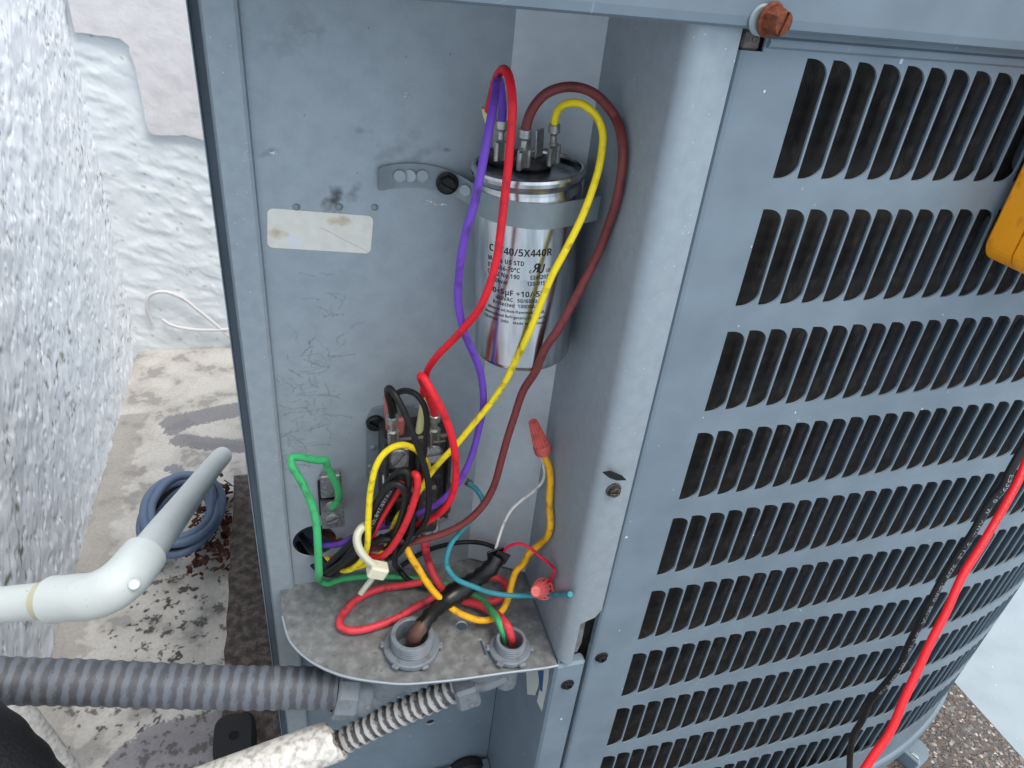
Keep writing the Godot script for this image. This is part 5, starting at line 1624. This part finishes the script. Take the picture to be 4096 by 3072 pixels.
# ------------------------------------------------------------------ things in the yard on the left
func build_yard_things() -> void:
	var p := thing("drain_pipe", "white plastic drain pipe with a bent elbow running off the left edge", "pipe")
	obj("near_pipe", tube([-272.5, 222.3, -204.8, -233.2, 240.6, -184.7, -189.8, 259.6, -164.2, -142.1, 280.0, -141.7], 12.6, 36, 4.0), M.white_pvc, p)
	obj("glue_ring", tube([-177.1, 265.4, -158.2, -171.6, 267.8, -155.6], 13.5, 36, 4.0), M.pipe_glue, p)
	var e := new_st()
	add_tube(e, smooth(pts([-169.9, 268.6, -154.7, -155.4, 274.5, -148.2, -140.6, 280.7, -141.6, -128.3, 286.6, -141.1, -120.4, 289.2, -147.5, -115.3, 289.7, -157.2, -112.0, 289.2, -165.5]), 3.0), func(a, t): return 15.7 + 0.5 * float(t < 0.06) - 0.2 * float(t > 0.93), 40)
	obj("elbow", e.commit(), M.white_pvc, p)
	var mp := Vector3(-112.7, 296.9, -131.0)
	obj("mould_mark", lathe([3.6, 0, 3.5, 0.5, 3.0, 0.6, 2.8, 0.35, 0, 0.35], 24, mp, frame_of(mp, mp + Vector3(0.2, 0.75, 0.65))), M.white_pvc, p)
	obj("far_pipe", tube([-118.0, 289.3, -151.2, -109.0, 275.6, -194.5, -108.0, 210.3, -308.7, -105.1, 106.2, -494.3, -100.6, 81.3, -543.9], 12.0, 36, 5.0), M.white_pvc, p)
	# second white pipe lower left
	obj_pipe()
	var f := thing("insulated_pipe", "black wrinkled foam covered pipe in the bottom left corner", "pipe")
	obj("foam", tube([-197.8, 333.2, -24.2, -179.8, 318.9, -15.7, -170.0, 300.4, -11.2, -162.5, 280.0, -6.3, -158.0, 253.5, -2.1, -155.6, 209.4, 5.4], func(a, _t): return 31.0 + 0.5 * sin(a * 0.35), 48, 2.5), M.black_foam, f)
	# cable painted over on the back wall
	var c := thing("wall_cable", "white painted cable looping across the rough rendered wall", "cable")
	obj("cable", tube([-234.8, 55.3, -974.0, -238.4, 84.4, -970.0, -231.0, 111.3, -968.0, -209.7, 119.5, -967.0, -182.4, 108.1, -967.0, -156.6, 80.3, -967.0, -130.2, 48.2, -968.0, -109.7, 23.5, -968.0, -65.0, -8.5, -968.0], 3.0, 12, 4.0), M.smooth_plaster, c)
	obj("cable_end", tube([-218.1, 65.6, -970.0, -204.8, 55.0, -968.0, -168.7, 44.4, -967.0, -123.2, 41.8, -967.0, -76.3, 43.0, -967.0], 2.8, 12, 4.0), M.smooth_plaster, c)
	# loop of blue line behind the drain pipe
	var b := thing("hose_coil", "coil of dusty blue line lying behind the white drain pipe", "coil")
	var ctr := Vector3(-147.2, 40.0, -481.1)
	for k in 9:
		var arr := []
		var rad := 40.0 + rng.randf_range(-9, 7)
		var ph := rng.randf() * TAU
		for i in 29:
			var a := TAU * i / 28.0
			arr.append_array([ctr.x + (rad + 2.5 * sin(a * 2.0 + ph)) * cos(a), ctr.y + (k % 3) * 8.0 + 5.0 * sin(a + ph) , ctr.z + (rad + 22.0) * sin(a)])
		obj("strand", tube(arr, 5.2, 12, 5.0), M.rubber if k == 1 or k == 4 else M.blue_hose, b)
	# rust-coloured dead leaves
	var st := new_st()
	var rr := RandomNumberGenerator.new()
	rr.seed = 4
	var lc := Vector3(-114.8, 8.0, -459.3)
	for i in 190:
		var q := lc + Vector3(rr.randf_range(-24, 20), rr.randf_range(0, 30), rr.randf_range(-110, 50))
		add_box(st, q, Vector3(rr.randf_range(4, 12), rr.randf_range(0.8, 1.6), rr.randf_range(3, 9)), 0.4, Basis.from_euler(Vector3(rr.randf_range(-1, 1), rr.randf() * TAU, rr.randf_range(-1, 1))))
	var lo := obj("dead_leaves", st.commit(), M.rust_leaf)
	tag(lo, "clump of rust brown dead leaves between the drain pipe and the pad", "leaves")
	lo.set_meta("kind", "stuff")
	# rubber riser foot on the pad
	var rf := thing("rubber_foot", "black rounded rubber block with a hole on the pad's left edge", "rubber block", V(-78.5, 30.0, -171.9))
	st = new_st()
	var o := PackedVector2Array()
	for k in 24:
		var a := TAU * k / 24.0
		var d := Vector2(cos(a), sin(a))
		o.append(Vector2(signf(d.x) * pow(absf(d.x), 0.5) * 18.0, signf(d.y) * pow(absf(d.y), 0.5) * 24.0))
	add_prism(st, o, 17.0, Vector3.ZERO, Basis(Vector3.RIGHT, -PI / 2), 3.0)
	obj("block", st.commit(), M.rubber, rf)
	obj("hole_shade_disc", lathe([4.4, 17.0, 4.6, 17.4, 3.4, 17.5, 3.0, 17.2, 0, 17.2], 20), M.hole_shade, rf)  # dark disc on the uncut top, painted as the hole's shade

func obj_pipe() -> void:
	var t := thing("white_pipe", "thin white pipe slanting down beneath the thick grey conduit at the left", "pipe")
	obj("pipe", tube([-219.5, 227.4, -142.4, -207.7, 190.6, -136.4, -198.3, 162.2, -129.1, -189.3, 129.8, -123.2, -179.6, 94.9, -115.4], 9.0, 24, 4.0), M.dirty_white, t)

# ------------------------------------------------------------------ the multimeter and its leads
func build_meter() -> void:
	var m := thing("multimeter", "orange yellow multimeter corner hanging at the right edge", "multimeter", V(310.2, 577.2, 36.0))
	var st := new_st()
	# a rounded case: outline with round corners, edges bevelled twice
	var o := PackedVector2Array()
	for c in [[68.0, 9.0, -PI / 2], [68.0, 141.0, 0.0], [9.0, 141.0, PI / 2], [9.0, 9.0, PI]]:
		for k in 8:
			var a: float = c[2] + PI / 2 * k / 7.0
			o.append(Vector2(c[0] + 9.0 * cos(a), c[1] + 9.0 * sin(a)))
	add_prism(st, o, 16.0, Vector3(0, -4, -16), Basis.IDENTITY, 2.4)
	obj("front_half", st.commit(), M.meter_orange, m)
	st = new_st()
	add_prism(st, o, 16.0, Vector3(77, -4, -17), Basis(Vector3.UP, PI), 2.4)
	obj("rear_half", st.commit(), M.meter_orange, m)
	var l := thing("test_lead", "bright red silicone test lead trailing down over the louvres", "test lead", Vector3.ZERO, "multimeter test leads")
	var pr := [334.2, 536.4, 48.9, 314.3, 518.5, 64.7, 297.3, 503.8, 78.1, 293.8, 500.4, 80.6, 281.6, 489.5, 87.9, 270.0, 480.1, 94.4, 260.4, 471.8, 99.5, 249.5, 460.6, 107.5, 241.1, 452.3, 112.9, 232.3, 442.3, 119.3, 224.4, 434.1, 124.9, 219.8, 428.0, 128.8, 214.9, 422.8, 131.9, 209.3, 418.4, 134.3, 202.9, 412.5, 137.5, 187.6, 402.2, 144.7]
	obj("lead", tube(pr, 1.65, 16, 2.5), M.meter_lead_red, l)
	lead_text(l, [297.3, 503.8, 78.1, 293.8, 500.4, 80.6, 281.6, 489.5, 87.9, 270.0, 480.1, 94.4], 1.65, "SILICONE 2010 16AWG", 1.9, M.red_print, Vector3(-0.55, 0.35, 0.75))
	l = thing("test_lead", "black test lead with pale print trailing down beside the red one", "test lead", Vector3.ZERO, "multimeter test leads")
	obj("lead", tube([348.7, 513.2, 43.1, 340.0, 493.4, 49.3, 335.9, 478.0, 52.1, 335.4, 471.3, 53.3, 332.0, 459.6, 53.8, 329.3, 441.6, 55.7, 326.8, 424.5, 56.4, 326.1, 406.8, 56.5, 326.0, 388.5, 57.4, 327.2, 371.5, 57.8, 329.2, 356.2, 57.3, 331.2, 339.7, 57.7, 332.3, 324.5, 56.9, 332.5, 305.2, 54.7, 333.2, 291.1, 53.0, 336.9, 270.9, 52.7, 339.1, 251.1, 51.6, 342.6, 232.9, 53.6, 347.4, 213.3, 57.0], 2.05, 16, 2.5), M.meter_lead_black, l)
	lead_text(l, [335.9, 478.0, 52.1, 335.4, 471.3, 53.3, 332.0, 459.6, 53.8, 329.3, 441.6, 55.7, 326.8, 424.5, 56.4, 326.1, 406.8, 56.5, 326.0, 388.5, 57.4, 327.2, 371.5, 57.8, 329.2, 356.2, 57.3, 331.2, 339.7, 57.7, 332.3, 324.5, 56.9, 332.5, 305.2, 54.7], 2.05, "E339716   W   AWM   STYLE   3239   16AWG   6KV-DC   150°C   VW-1   TYPE   3239   STYLE", 2.2, M.lead_print, Vector3(-0.2, 0.45, 0.87))
